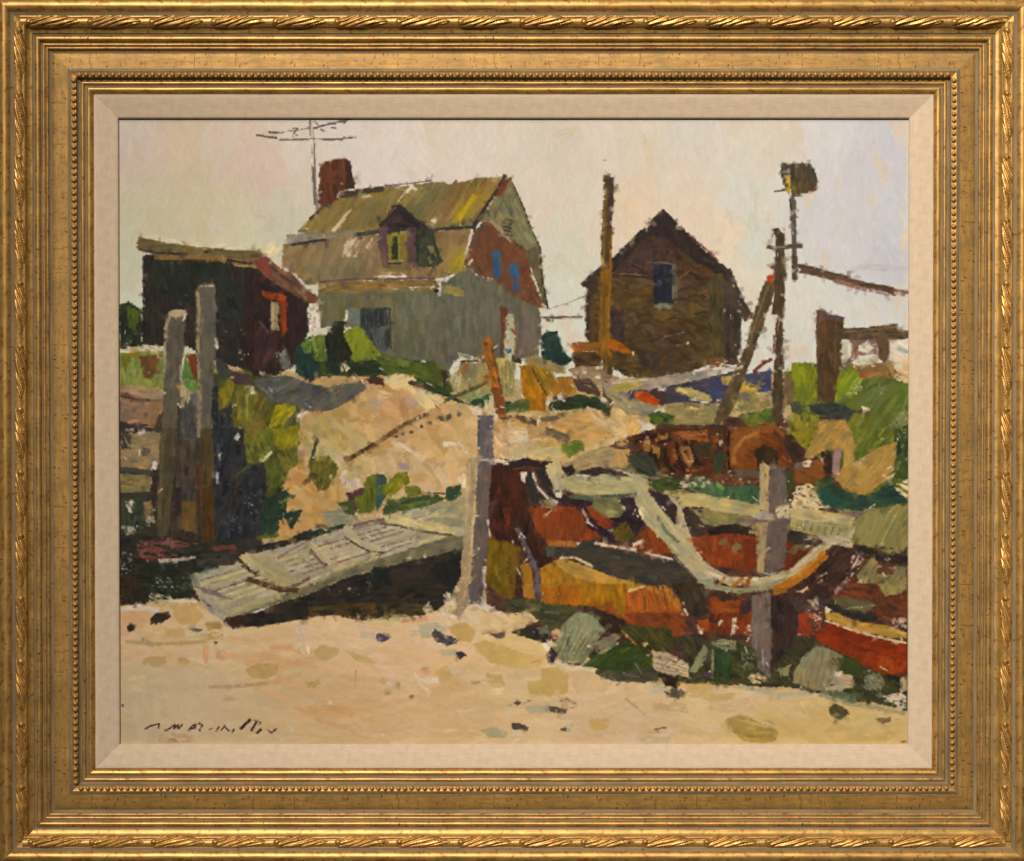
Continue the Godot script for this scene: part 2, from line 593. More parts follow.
func fill_poly(poly: PackedVector2Array, col: int, ang: float, dry: float, vary: float, alpha: float) -> void:
	var n := poly.size()
	var lo := PH
	var hi := -1
	for p in poly:
		lo = mini(lo, int(floorf(p.y)))
		hi = maxi(hi, int(ceilf(p.y)))
	lo = maxi(lo, 0)
	hi = mini(hi, PH - 1)
	var ca := cos(deg_to_rad(ang))
	var sa := sin(deg_to_rad(ang))
	var cr := float((col >> 16) & 255)
	var cg := float((col >> 8) & 255)
	var cb := float(col & 255)
	var jump := rng.randi_range(0, 511)
	var limit := int(dry * 200.0) + (40 if dry > 0.0 else 0)
	var lift := rng.randi_range(-14, 14)
	for y in range(lo, hi + 1):
		var xs := PackedFloat32Array()
		var yc := y + 0.5
		var j := n - 1
		for i in n:
			var a := poly[i]
			var b := poly[j]
			if (a.y > yc) != (b.y > yc):
				xs.append(a.x + (yc - a.y) / (b.y - a.y) * (b.x - a.x))
			j = i
		xs.sort()
		for k in xs.size() / 2:
			var x0 := maxi(0, int(ceilf(xs[2 * k] - 0.5)))
			var x1 := mini(PW - 1, int(floorf(xs[2 * k + 1] - 0.5)))
			for x in range(x0, x1 + 1):
				var uu := x * ca + y * sa
				var vv := y * ca - x * sa
				var s: int = bristle[((int(vv * 1.35 + 4096.0) + jump) & 511) * 512 + ((int(uu * 0.22 + 4096.0) + jump) & 511)]
				if s < limit:
					continue
				var c: int = cloudy[((y + jump) & 511) * 512 + ((x + jump * 3) & 511)]
				var sv := (s - 128) * 0.0078
				var cv := (c - 128) * 0.0078
				var g := 1.0 + vary * (sv + 0.9 * cv)
				var at := y * PW + x
				var i3 := at * 3
				if alpha >= 1.0:
					paint[i3] = clampi(int(cr * g * (1.0 + 0.05 * cv)), 0, 255)
					paint[i3 + 1] = clampi(int(cg * g), 0, 255)
					paint[i3 + 2] = clampi(int(cb * g * (1.0 - 0.10 * cv)), 0, 255)
					relief[at] = clampi(90 + lift + (s >> 2), 0, 255)
				else:
					var al := alpha * (0.6 + 0.4 * s / 128.0)
					paint[i3] = clampi(int(lerpf(paint[i3], cr * g, al)), 0, 255)
					paint[i3 + 1] = clampi(int(lerpf(paint[i3 + 1], cg * g, al)), 0, 255)
					paint[i3 + 2] = clampi(int(lerpf(paint[i3 + 2], cb * g, al)), 0, 255)
					relief[at] = clampi(int(lerpf(relief[at], 90 + lift + (s >> 2), al)), 0, 255)

# some joins between touches are lost where the paint was wet, others stay crisp
func soften(im: Image) -> void:
	var wet := im.duplicate() as Image
	wet.resize(int(PW * 0.22), int(PH * 0.22), Image.INTERPOLATE_BILINEAR)
	wet.resize(PW, PH, Image.INTERPOLATE_CUBIC)
	im.resize(int(PW * 0.66), int(PH * 0.66), Image.INTERPOLATE_BILINEAR)
	im.resize(PW, PH, Image.INTERPOLATE_CUBIC)
	var a := im.get_data()
	var b := wet.get_data()
	var i := 0
	for y in PH:
		var row := (y & 511) * 512
		var row2 := ((y * 3 + 100) & 511) * 512
		for x in PW:
			var k: int = (cloudy[row2 + ((x * 3) & 511)] - 100) * 3
			k = clampi(k + ((bristle[row + (x & 511)] - 128) >> 1), 20, 190)
			a[i] = a[i] + ((b[i] - a[i]) * k >> 8)
			a[i + 1] = a[i + 1] + ((b[i + 1] - a[i + 1]) * k >> 8)
			a[i + 2] = a[i + 2] + ((b[i + 2] - a[i + 2]) * k >> 8)
			i += 3
	im.set_data(PW, PH, false, Image.FORMAT_RGB8, a)

# one brush stroke along a path; ragged at both ends, bristles follow the path
func s(a: Array, wide: float, col: int, dry := 0.12, alpha := 1.0, vary := 0.14) -> void:
	stroke(to_texels(a), wide * sc * TX, col, dry, alpha, vary)

func stroke(pts: PackedVector2Array, w: float, col: int, dry: float, alpha: float, vary: float) -> void:
	var cr := float((col >> 16) & 255)
	var cg := float((col >> 8) & 255)
	var cb := float(col & 255)
	var jump := rng.randi_range(0, 511)
	var half := w * 0.5
	var run := 0.0
	var last := pts.size() - 2
	var lift := rng.randi_range(-8, 26)
	for k in pts.size() - 1:
		var p := pts[k]
		var q := pts[k + 1]
		var ln := p.distance_to(q)
		if ln < 0.01:
			continue
		var d := (q - p) / ln
		var x0 := maxi(0, int(minf(p.x, q.x) - half - 1))
		var x1 := mini(PW - 1, int(maxf(p.x, q.x) + half + 1))
		var y0 := maxi(0, int(minf(p.y, q.y) - half - 1))
		var y1 := mini(PH - 1, int(maxf(p.y, q.y) + half + 1))
		var e0 := half * 0.3 if k == 0 else half * 0.8
		var e1 := half * 0.3 if k == last else half * 0.8
		for y in range(y0, y1 + 1):
			for x in range(x0, x1 + 1):
				var rx := x - p.x
				var ry := y - p.y
				var v := ry * d.x - rx * d.y
				if absf(v) > half:
					continue
				var u := rx * d.x + ry * d.y
				var bs: int = bristle[((int(v * 1.35 + 2048.0) + jump) & 511) * 512 + ((int((u + run) * 0.22 + 2048.0) + jump) & 511)]
				var rag := (bs - 128) * 0.0078 * half * 0.7
				if u < -e0 + rag or u > ln + e1 + rag:
					continue
				if absf(v) > half * (0.86 + 0.2 * (bs - 100) * 0.0078):
					continue
				if dry > 0.0 and bs < int(dry * (90.0 + 140.0 * (u + run) / (ln * (last + 1) + 1.0))):
					continue
				var sv := (bs - 128) * 0.0078
				var g := 1.0 + vary * sv
				var at := y * PW + x
				var i3 := at * 3
				if alpha >= 1.0:
					paint[i3] = clampi(int(cr * g), 0, 255)
					paint[i3 + 1] = clampi(int(cg * g), 0, 255)
					paint[i3 + 2] = clampi(int(cb * g), 0, 255)
					relief[at] = clampi(105 + lift + (bs >> 2) + (22 if absf(v) > half * 0.72 else 0), 0, 255)
				else:
					var al := alpha * minf(1.0, (1.15 - absf(v) / half) * 1.6) * (0.7 + 0.3 * bs / 128.0)
					paint[i3] = clampi(int(lerpf(paint[i3], cr * g, al)), 0, 255)
					paint[i3 + 1] = clampi(int(lerpf(paint[i3 + 1], cg * g, al)), 0, 255)
					paint[i3 + 2] = clampi(int(lerpf(paint[i3 + 2], cb * g, al)), 0, 255)
					relief[at] = clampi(int(lerpf(relief[at], 96 + (lift >> 1) + (bs >> 3), al)), 0, 255)
		run += ln

# a single touch of the brush
func d(x: float, y: float, r: float, col: int, flat := 0.75, ang := 0.0, dry := 0.0, alpha := 1.0) -> void:
	var a := []
	for k in 12:
		var th := TAU * k / 12.0
		var px := cos(th) * r * rng.randf_range(0.85, 1.12)
		var py := sin(th) * r * flat * rng.randf_range(0.85, 1.12)
		var t := deg_to_rad(ang)
		a.append(x + px * cos(t) - py * sin(t))
		a.append(y + px * sin(t) + py * cos(t))
	f(a, col, ang, dry, 0.12, 0.8, alpha)

# many overlapping touches inside an outline; the colour of each is taken from the nearest of the mixed colours [x, y, colour ...]
func scumble(outline: Array, mixed: Array, count: int, wide: float, length: float, ang: float, sway: float, alpha: float, jitter := 9.0, dry := 0.0, blue := 1.0) -> void:
	var poly := to_texels(outline)
	var lo := Vector2(1e9, 1e9)
	var hi := Vector2(-1e9, -1e9)
	for p in poly:
		lo = lo.min(p)
		hi = hi.max(p)
	var spots := PackedVector2Array()
	var cols := []
	for i in mixed.size() / 3:
		spots.append(to_texels([mixed[3 * i], mixed[3 * i + 1]])[0])
		cols.append(int(mixed[3 * i + 2]))
	var done := 0
	var tries := 0
	while done < count and tries < count * 12:
		tries += 1
		var p := Vector2(rng.randf_range(lo.x, hi.x), rng.randf_range(lo.y, hi.y))
		if not Geometry2D.is_point_in_polygon(p, poly):
			continue
		var tot := 0.0
		var cr := 0.0
		var cg := 0.0
		var cb := 0.0
		for i in spots.size():
			var dist := p.distance_squared_to(spots[i]) + 30.0
			var wt := 1.0 / (dist * dist)
			tot += wt
			cr += wt * ((cols[i] >> 16) & 255)
			cg += wt * ((cols[i] >> 8) & 255)
			cb += wt * (cols[i] & 255)
		var j := rng.randf_range(-jitter, jitter)
		var warm := rng.randf_range(-0.35, 0.35) * jitter
		var c := (clampi(int(cr / tot + j + warm), 0, 255) << 16) | (clampi(int(cg / tot + j), 0, 255) << 8) | clampi(int(cb / tot * blue + j - warm), 0, 255)
		var th := deg_to_rad(ang + rng.randf_range(-sway, sway))
		var ln := length * sc * TX * rng.randf_range(0.6, 1.3) * 0.5
		var dir := Vector2(cos(th), sin(th)) * ln
		var a := p - dir
		var b := p + dir
		if not (Geometry2D.is_point_in_polygon(a, poly) and Geometry2D.is_point_in_polygon(b, poly)):
			a = p - dir * 0.4
			b = p + dir * 0.4
			if not (Geometry2D.is_point_in_polygon(a, poly) and Geometry2D.is_point_in_polygon(b, poly)):
				continue
		var bend := Vector2(-dir.y, dir.x) * rng.randf_range(-0.12, 0.12)
		stroke(PackedVector2Array([a, p + bend, b]), wide * sc * TX * rng.randf_range(0.6, 1.3), c, dry, alpha, 0.045)
		done += 1

# bare specks of ground or loose crumbs of paint
func flecks(outline: Array, count: int, size: float, col: int) -> void:
	var poly := to_texels(outline)
	var lo := Vector2(1e9, 1e9)
	var hi := Vector2(-1e9, -1e9)
	for p in poly:
		lo = lo.min(p)
		hi = hi.max(p)
	for k in count:
		var p := Vector2(rng.randf_range(lo.x, hi.x), rng.randf_range(lo.y, hi.y))
		if not Geometry2D.is_point_in_polygon(p, poly):
			continue
		var r := size * sc * TX * rng.randf_range(0.4, 1.2)
		var q := PackedVector2Array()
		for m in 7:
			q.append(p + Vector2.from_angle(TAU * m / 7.0) * r * rng.randf_range(0.5, 1.3) * Vector2(1.0, 0.75))
		fill_poly(q, col, rng.randf_range(0, 180), 0.15, 0.12, 0.62)

# ====================================================================== the picture, back to front
func paint_picture() -> void:
	paint_sky()
	paint_sand()
	paint_shed()
	paint_house()
	paint_barn()
	paint_middle()
	paint_birdhouse()
	paint_right_bank()
	paint_left_bank()
	paint_dock()
	paint_boats()
	paint_foreground()
	drag_edges(9000, 7.0, 15.0, 6.0, 13.0, 0.36)
	drag_edges(20000, 3.0, 7.5, 3.5, 8.5, 0.45)
	paint_lines()

func paint_sky() -> void:
	whole()
	var mixed := [125,125,0xcdbfae, 130,150,0xc7b0a1, 150,160,0xcab69e, 180,150,0xccb696, 190,190,0xc7b796, 240,140,0xceb6a3, 262,172,0xcab3a0, 300,150,0xd0c1af,
		150,210,0xc4b998, 200,222,0xc4b792, 240,240,0xc8c09f, 285,235,0xc0bba2, 125,270,0xc2bea2, 125,315,0xc8c7ad, 340,130,0xd4c7b5, 400,150,0xd7c8b6, 450,150,0xd5c5b0, 500,140,0xd4c7b1, 390,180,0xd8cab8,
		540,130,0xcec2aa, 562,150,0xcbbea7, 600,150,0xd3c5af, 650,150,0xd1c3aa, 690,140,0xcfc5b1, 530,200,0xd2c4ab, 580,200,0xd3c6ae, 632,212,0xd8c2a2, 560,262,0xcbc7ae, 690,200,0xd6c4a9, 680,230,0xdac6a8,
		555,300,0xcbcab3, 580,330,0xcccab4, 730,150,0xd3c8b3, 770,140,0xd3c6af, 830,130,0xd0cbbd, 870,140,0xc8c3ba, 895,160,0xc6c1ba, 870,200,0xc9c5bb, 820,220,0xcac6ba, 740,200,0xd0cbb8, 755,240,0xcbcab6, 725,240,0xdec9a8,
		890,262,0xc1bdb8, 850,262,0xccc7bb, 800,290,0xd0ccb5, 850,310,0xcecbb9, 900,300,0xcac8bb, 800,340,0xcecab4, 880,345,0xd2cab4, 745,300,0xd6cbb1, 765,340,0xcecab5, 790,370,0xcac6b0]
	for i in mixed.size() / 3:
		var east: bool = mixed[3 * i] > 300
		mixed[3 * i + 2] = mix_in(mixed[3 * i + 2], 1.0 if east else 1.03, 1.03 if east else 1.06, (1.12 if mixed[3 * i] > 780 else 1.10) if east else 1.11)
	scumble([112,112,916,112,916,420,112,420], mixed, 1700, 15, 30, 92, 28, 0.8, 2.5)
	scumble([112,112,916,112,916,400,112,400], mixed, 700, 8, 18, 90, 60, 0.35, 4.0, 0.2)
	tile(0, 0)
	s([390,380,440,400,480,430], 26, 0xd2c4b2, 0.5, 0.4)
	s([240,290,255,240,250,200], 22, 0xd2c6b4, 0.5, 0.4)
	s([600,430,660,410,690,390], 24, 0xd2c2b2, 0.5, 0.4)
	s([860,410,930,400], 20, 0xd6c6b4, 0.5, 0.4)
	s([55,420,100,390], 22, 0xd2c6b0, 0.5, 0.4)
	s([310,100,350,80], 18, 0xd4c8b4, 0.5, 0.4)
	s([760,530,830,560,800,620], 60, 0xbebca4, 0.2, 0.5)
	s([150,640,260,660,420,685,560,700,700,700], 26, 0xd4cbab, 0.2)
	f([770,700,880,660,910,680,880,740,840,780,800,740], 0xd6ccac, 120)
	tile(3, 0)
	s([490,200,520,230,500,260], 18, 0xd8d2c2, 0.5, 0.4)
	s([720,820,800,800,900,810,1000,820], 40, 0xb9b6ba, 0.3, 0.6)
	s([780,790,880,780,930,790], 16, 0xd4cec4, 0.4, 0.5)
	s([980,500,985,760], 40, 0xd6cdb4, 0.3, 0.3)
	s([220,380,225,620], 70, 0xc6c8b6, 0.3, 0.5)
	s([850,430,840,500,860,560], 12, 0xd2ccc0, 0.4, 0.4)
	s([680,240,688,270], 10, 0xd8d0c0, 0.3, 0.5)
	tile(2, 0)
	s([590,480,620,560], 60, 0xdbc09c, 0.4, 0.5)
	s([230,130,330,100,260,180], 40, 0xc5b8a0, 0.4, 0.5)
	s([700,160,720,300], 60, 0xd0bd9c, 0.4, 0.5)
	s([180,800,260,760,360,840], 60, 0xc9c8b2, 0.3, 0.5)
	s([560,640,600,680], 22, 0xe0d0b6, 0.4, 0.5)

func paint_sand() -> void:
	whole()
	# middle ground first: everything between the buildings and the boats
	f([114,340,300,372,460,380,560,380,914,370,914,640,620,660,480,600,114,612], 0xb09a70, 20, 0.0, 0.12)
	scumble([280,378,330,376,392,370,445,384,500,415,560,415,640,400,660,430,620,470,500,465,472,520,380,525,300,545,270,540,285,420],
		[320,400,0xb58c60, 400,400,0xba9064, 430,420,0xbe9866, 350,440,0xb49c64, 330,425,0xa9955c, 325,450,0xb0a06c, 400,470,0xc1a67d, 440,470,0xc6a77a, 440,450,0xc4a270, 310,500,0xc0995f, 300,475,0xb98f58, 560,420,0xc4a166, 600,430,0xc8aa74, 520,440,0xc2a87c, 380,425,0xc09c6c, 460,440,0xc8aa78],
		950, 8, 17, 35, 60, 0.85, 17.0, 0.15)
	# dark first washes under the boats, the grass and the bushes
	f([488,455,560,470,640,430,700,415,800,420,905,470,912,700,800,688,690,684,610,668,560,645,486,604], 0x4a3228, 20, 0.0, 0.3)
	f([560,462,640,462,720,500,900,505,900,545,700,530,560,490], 0x7b7553, 10, 0.2, 0.3)
	f([784,372,840,362,914,372,914,505,860,500,800,440], 0x5d6426, 70, 0.0, 0.3)
	f([560,640,700,660,912,690,912,716,800,690,690,686,600,664], 0x3a3a25, 10, 0.0, 0.3)
	f([114,402,200,395,262,385,262,548,114,560], 0x373129, 90, 0.0, 0.25)
	f([205,375,262,368,300,402,300,440,284,480,272,535,205,545], 0x45481f, 100, 0.0, 0.3)
	f([305,345,330,335,395,352,450,372,452,392,420,386,380,374,310,378], 0x35421f, 20, 0.0, 0.3)
	# foreground beach
	f([112,606,190,598,240,622,310,612,400,610,470,603,560,645,610,668,690,684,800,688,916,712,916,752,112,752], 0xc4a676, 0, 0.0, 0.08)
	var mixed := [130,615,0xcba377, 150,632,0xccad7c, 200,640,0xccb080, 140,700,0xbba57c, 200,700,0xc3aa80, 262,660,0xcaab76, 290,700,0xbea474, 350,640,0xd0ae80, 400,650,0xcfac7d, 430,630,0xd2b285, 350,700,0xc3a06c, 450,690,0xc6a470,
		500,660,0xceb27e, 522,650,0xcdb070, 560,690,0xccac7c, 600,720,0xc5a677, 650,722,0xc6a97e, 700,710,0xccb07c, 760,722,0xc5a768, 830,720,0xc3a360, 880,722,0xc3a768, 600,690,0xcfb284, 740,700,0xc9ad7c, 800,700,0xc4a870]
	for i in mixed.size() / 3:
		mixed[3 * i + 2] = mix_in(mixed[3 * i + 2], 1.05, 1.075, 1.19)
	scumble([113,612,190,602,235,626,310,616,400,614,470,607,555,650,605,674,690,690,800,692,915,716,915,751,113,751], mixed, 1300, 9, 34, 4, 16, 0.75, 6.0, 0.1)
	scumble([113,612,190,602,235,626,310,616,400,614,470,607,555,650,605,674,690,690,800,692,915,716,915,751,113,751], mixed, 420, 5, 26, 8, 40, 0.6, 9.0, 0.25)
	var cream := [160, 690, 0xd6c29c, 250, 720, 0xcdb48a, 330, 640, 0xdfc096, 420, 660, 0xdcb88c, 470, 720, 0xd0b285, 560, 720, 0xd6bc90]
	cream.append_array([650, 710, 0xd0b58a, 760, 715, 0xcbb070, 860, 735, 0xc6a76b, 300, 680, 0xcda277, 200, 650, 0xcda57a])
	var shore := [118, 632, 230, 636, 400, 624, 480, 642, 560, 672, 700, 702, 904, 726, 904, 745, 118, 745]
	scumble(shore, cream, 150, 8, 46, 4, 24, 0.5, 10.0, 0.35)
	scumble([118,670,230,670,230,748,118,748], [130,700,0xccb996, 170,710,0xd0ba98, 210,700,0xccb594], 40, 14, 30, 92, 14, 0.35, 8.0, 0.3)

func paint_shed() -> void:
	tile(0, 0)
	# wall
	f([172,740,640,775,780,800,900,880,1010,960,1020,1120,960,1300,850,1360,700,1330,560,1290,400,1210,165,1200], 0x292521, 90, 0.0, 0.25)
	f([215,770,600,790,640,900,620,1000,540,1050,200,900], 0x232721, 80, 0.0, 0.25)
	tile(0, 1)
	f([560,60,700,60,720,240,640,260,560,240], 0x242a25, 60, 0.2, 0.25)
	f([700,0,790,20,960,150,1010,200,1000,300,950,420,860,520,740,540,690,480,680,200], 0x2a1c1b, 90, 0.0, 0.25)
	f([745,250,800,290,860,330,860,420,800,500,730,520,740,400], 0x382425, 100, 0.1, 0.25)
	s([765,260,810,320], 10, 0x54464a, 0.3)
	f([778,105,830,108,905,138,895,165,830,150,780,135], 0x8a3a16, 15)
	f([874,150,908,165,908,300,895,335,880,340], 0x7c3414, 90)
	f([828,162,862,162,867,312,828,312], 0x99896a, 90)
	s([832,170,832,300], 8, 0xb0a284, 0.3)
	s([848,170,850,300], 5, 0x6a5a46, 0.2)
	flecks([330,120,400,120,400,180,320,180], 10, 6, 0x5a5450)
	flecks([560,300,700,300,700,480,560,480], 12, 6, 0x7a7470)
	s([545,365,548,400], 22, 0xc4b8b0, 0.2)
	tile(0, 0)
	# roof slab
	f([145,648,200,655,290,680,400,697,520,708,620,715,762,718,790,760,730,778,600,757,480,748,380,738,330,738,215,730,145,710], 0x665838, 5, 0.0, 0.2)
	f([215,738,330,745,420,737,590,757,740,772,740,792,640,787,480,768,360,768,235,768], 0x7a6036, 3, 0.08)
	s([148,715,240,732,400,738], 12, 0x2d2426)
	s([180,740,178,860], 16, 0x33262a, 0.25)
	d(495,728,14,0x3a3026)
	s([600,768,740,790], 12, 0x2b2024)
	f([628,785,755,800,772,810,640,800], 0x9c8252, 6)
	f([730,775,800,750,860,800,930,838,1024,935,1062,985,1020,992,920,935,830,880,770,830], 0x6b4d3a, 40, 0.0, 0.25)
	f([735,775,800,755,850,810,820,860,770,825], 0x773f31, 45, 0.1)
	s([830,800,880,850,960,900], 16, 0x4a3433, 0.2)
	s([960,930,1040,985], 14, 0x8a6a50, 0.3)
	s([170,652,300,672,430,693,560,703], 9, 0xdacfb4, 0.45)
	flecks([380,690,560,700,560,712,380,702], 14, 7, 0xd6cbb8)
	s([148,720,178,742], 14, 0xc4bcae, 0.2)

func paint_house() -> void:
	tile(1, 0)
	# lower roof, then upper roof
	f([-130,690,0,660,350,640,620,620,826,605,800,740,770,830,640,868,300,870,100,882,0,902,-60,850,-143,790], 0x7e694a, 112, 0.0, 0.2)
	scumble([-130,700,0,668,350,648,350,850,100,870,0,885,-60,840,-130,790], [-60,740,0x86714c, 60,720,0x84704e, 60,830,0x766a4c, 200,840,0x736a4c, 300,700,0x8a7658, 330,820,0x7e6c50, -80,800,0x8c7448], 110, 34, 90, 112, 14, 0.8, 12.0, 0.15)
	scumble([620,628,815,615,795,740,770,800,640,850,660,760], [640,660,0x735c40, 720,680,0x87704c, 780,650,0x7e6647, 700,800,0x8a7248, 760,790,0xa08a2c], 50, 30, 90, 112, 14, 0.8, 10.0, 0.15)
	f([-60,625,0,562,70,503,150,440,250,412,400,395,500,393,640,370,720,385,860,350,970,350,992,372,920,470,850,582,760,592,620,602,360,602,350,620,0,640], 0x76673b, 120, 0.0, 0.2)
	scumble([-50,622,0,570,150,448,250,420,500,400,640,378,860,358,975,358,900,490,845,575,600,596,360,596,0,634],
		[20,590,0x8a763e, 120,520,0x84713f, 230,470,0x7b6a3c, 300,560,0x6e633a, 420,430,0x84723f, 520,430,0x8a7846, 560,520,0x66613d, 640,430,0x67633f, 700,480,0x785f3c, 700,560,0x8a6f46, 780,440,0x7c5f35, 790,520,0xa08a20, 860,420,0x8a7028, 900,380,0x86643a, 930,430,0x8f7930, 840,550,0x87733a, 620,560,0x7d6a44],
		300, 22, 90, 120, 10, 0.85, 10.0, 0.15)
	s([760,560,800,500,840,440], 26, 0xb0991a, 0.4)
	s([700,570,760,480], 18, 0x8d7444, 0.4)
	# grey drip edge
	f([-120,642,0,633,130,628,242,616,250,640,120,656,0,672,-110,682], 0x7b7463, 2, 0.05)
	f([-110,640,-20,634,-10,664,-100,676], 0x8e8478, 0)
	s([-100,690,-20,680,0,674,80,664], 14, 0x2c2832, 0.15)
	s([245,636,300,630,352,622], 24, 0x3a3b36, 0.15)
	f([600,592,680,575,760,578,765,600,620,614], 0x6a6443, 0, 0.05)
	s([620,618,720,603,822,597], 14, 0x37372a, 0.2)
	s([690,608,830,600], 16, 0x2f3024, 0.35)
	flecks([740,575,840,570,835,600,750,600], 16, 7, 0x6a6a20)
	# bare light strokes
	f([175,690,320,650,330,668,290,715,240,752,150,752], 0xc2aa8c, 112, 0.55, 0.1)
	f([185,672,230,662,210,730,170,740], 0xcbb598, 112, 0.2, 0.1)
	s([115,622,150,585,180,550], 20, 0xcab896, 0.3)
	s([165,560,215,505], 14, 0xbca67e, 0.35)
	s([490,425,520,395,545,410], 14, 0xd6cab8, 0.35)
	f([618,572,640,550,655,568,640,580], 0xd2c2a2, 0)
	s([450,470,490,420,505,400], 8, 0xcbb894, 0.4)
	s([270,450,310,438], 12, 0xc8b898, 0.3)
	flecks([380,395,640,370,640,400,400,415], 18, 6, 0xcfc0a0)
	# ridge, aerial and chimney
	s([155,438,260,418,372,405], 30, 0x3d3226, 0.2)
	s([380,390,500,378,560,372,622,360], 7, 0x6a5660, 0.3)
	s([735,378,750,362], 10, 0x6a5560, 0.3)
	f([50,278,110,262,180,246,206,268,212,400,150,420,140,458,60,505,45,480], 0x57301f, 90, 0.0, 0.22)
	f([182,250,208,268,216,350,232,372,228,405,190,410,186,330], 0x38211f, 90)
	s([50,270,110,255,182,240], 10, 0xc9b6aa, 0.45)
	s([0,560,60,503,90,490], 16, 0x46302c, 0.3)
	d(165,382,9,0x9a6a50)
	s([-10,610,-30,600], 6, 0xd0c0a0)
	# dormer
	f([360,592,432,488,470,483,545,565,622,620,645,690,672,772,640,805,540,805,380,795,352,700], 0x342a2a, 60, 0.0, 0.25)
	f([350,606,398,600,405,790,366,795], 0x594145, 90)
	f([490,600,542,598,540,800,498,800], 0x573f43, 90)
	f([395,640,440,625,492,625,492,775,405,778], 0x7a772c, 90, 0.0, 0.2)
	f([422,650,448,648,452,768,420,768], 0x2f2e22, 90)
	f([458,640,486,640,486,768,460,768], 0x7f6a2c, 90)
	s([400,776,490,774], 9, 0x95904a, 0.2)
	s([450,628,492,622], 10, 0xa09a70, 0.3)
	f([362,594,455,492,580,600,480,606], 0x2c2122, 40, 0.0, 0.3)
	d(450,562,28,0x3a2e30)
	s([356,596,455,488], 16, 0x2b2420, 0.1)
	s([380,560,440,500], 5, 0x7a6a50, 0.4)
	s([455,488,540,565,625,622], 20, 0x2a2622, 0.1)
	f([542,610,625,625,680,780,640,800,545,795], 0x363a2c, 95, 0.05, 0.3)
	s([600,620,640,700,672,775], 18, 0x323628, 0.1)
	f([600,700,630,690,660,770,610,790], 0x6a6448, 70, 0.35)
	s([555,640,550,780], 12, 0x24281e, 0.2)
	f([370,792,500,786,532,800,520,826,420,826,380,812], 0x6d5b39, 0, 0.05)
	f([330,850,480,838,500,855,330,868], 0xd4c8ba, 0, 0.25)
	f([360,832,470,828,480,840,380,846], 0x9a8258, 0, 0.2)
	f([720,772,782,738,797,790,770,852,705,835], 0x978728, 112, 0.05)
	# gable
	f([1004,345,1042,388,1110,540,1150,640,1185,735,1192,870,1150,860,1110,725,1024,662,870,572,928,470], 0x6e694c, 70, 0.0, 0.2)
	f([1010,380,1030,400,1110,600,1140,690,1080,690,1000,640,950,560], 0x736f50, 65, 0.1, 0.2)
	f([884,580,930,572,1024,660,1110,722,1140,860,1190,985,1175,1015,1024,945,930,865,860,850,790,800,830,650], 0x643f2b, 60, 0.0, 0.25)
	scumble([890,590,930,585,1024,675,1100,730,1130,850,1165,980,1024,930,930,850,810,790], [900,640,0x65402c, 960,760,0x68402a, 1060,760,0x6c442c, 1100,860,0x693f29, 850,780,0x5d3a2a], 60, 30, 90, 80, 30, 0.7, 9.0, 0.2)
	f([1098,730,1150,700,1185,740,1196,870,1215,1000,1190,985,1150,860], 0x5d543e, 80, 0.0, 0.2)
	f([790,805,860,850,930,868,1024,945,1180,1020,1180,1100,800,1000,760,860], 0x5c5c56, 80, 0.0, 0.15)
	s([1000,335,960,410,900,500,840,592,836,620], 24, 0x3a2a27, 0.12)
	s([1006,360,980,410,962,436], 28, 0x683320, 0.2)
	s([945,445,900,515,860,560], 6, 0xcab9a8, 0.4)
	s([832,612,815,680,795,742], 14, 0xcfc3b4, 0.35)
	s([830,765,812,795], 16, 0xcfc3b4, 0.3)
	s([925,565,980,620,1030,670], 20, 0x9a8a70, 0.35)
	s([880,590,850,640,830,700], 20, 0x514540, 0.3)
	for k in 5:
		s([990,556 + k * 20,1034,568 + k * 19], 9, 0x39302c, 0.25)
	s([1024,350,1084,480,1144,640,1176,705,1184,860], 8, 0x393022, 0.2)
	s([1184,860,1200,930,1216,1015], 10, 0x39302c, 0.2)
	f([938,722,974,714,978,780,976,868,938,852], 0x2c5174, 90)
	f([1028,788,1062,784,1070,860,1066,940,1040,930], 0x2d567c, 90)
	s([1050,850,1040,940], 10, 0x6a3a26, 0.3)
	flecks([1010,350,1050,420,1180,720,1200,860,1210,860,1190,700,1060,420,1030,350], 30, 6, 0xd2c6b0)
	flecks([1070,850,1130,960,1120,980,1060,880], 10, 5, 0xa8826a)
	# lower wall
	tile(1, 1)
	f([40,100,640,108,700,90,760,48,790,10,850,30,940,50,1024,122,1160,190,1185,310,1170,440,1090,455,1000,470,900,470,750,452,700,530,640,485,600,465,430,452,330,405,260,300,170,290,50,300], 0x5e5d4c, 90, 0.0, 0.12)
	f([640,60,700,60,770,10,800,-20,860,40,760,140,640,130], 0x5e5e50, 90)
	scumble([50,130,640,115,760,60,1024,130,1160,200,1170,300,1150,440,900,455,740,460,690,510,600,455,440,445,420,300,260,280,60,290],
		[80,200,0x65624c, 200,150,0x69654c, 400,160,0x68634a, 520,200,0x66665a, 520,330,0x60604f, 640,400,0x5d5b53, 740,250,0x626058, 800,120,0x5f5f5a, 900,200,0x62605a, 900,380,0x5c5951, 700,480,0x5b5857, 1040,250,0x5f5a55, 1110,300,0x675b58, 1130,380,0x6c5b59, 450,400,0x5f5e50],
		360, 26, 100, 90, 10, 0.65, 13.0, 0.2, 0.92)
	for k in 5:
		s([470 + k * 94 + rng.randf_range(-8, 8), 150 + rng.randf_range(-20, 60), 468 + k * 94, 260 + rng.randf_range(-30, 140)], 5, 0x74725f, 0.5, 0.6)
	f([40,66,200,58,640,48,642,84,400,92,60,118], 0x7b6336, 0, 0.0, 0.2)
	f([60,104,400,92,640,86,640,112,300,124,60,132], 0x6c6342, 0, 0.15, 0.2)
	s([50,62,200,47,420,44,640,42], 9, 0x59424a, 0.2)
	f([690,78,760,82,792,118,780,135,735,132,690,112], 0x8d8140, 30)
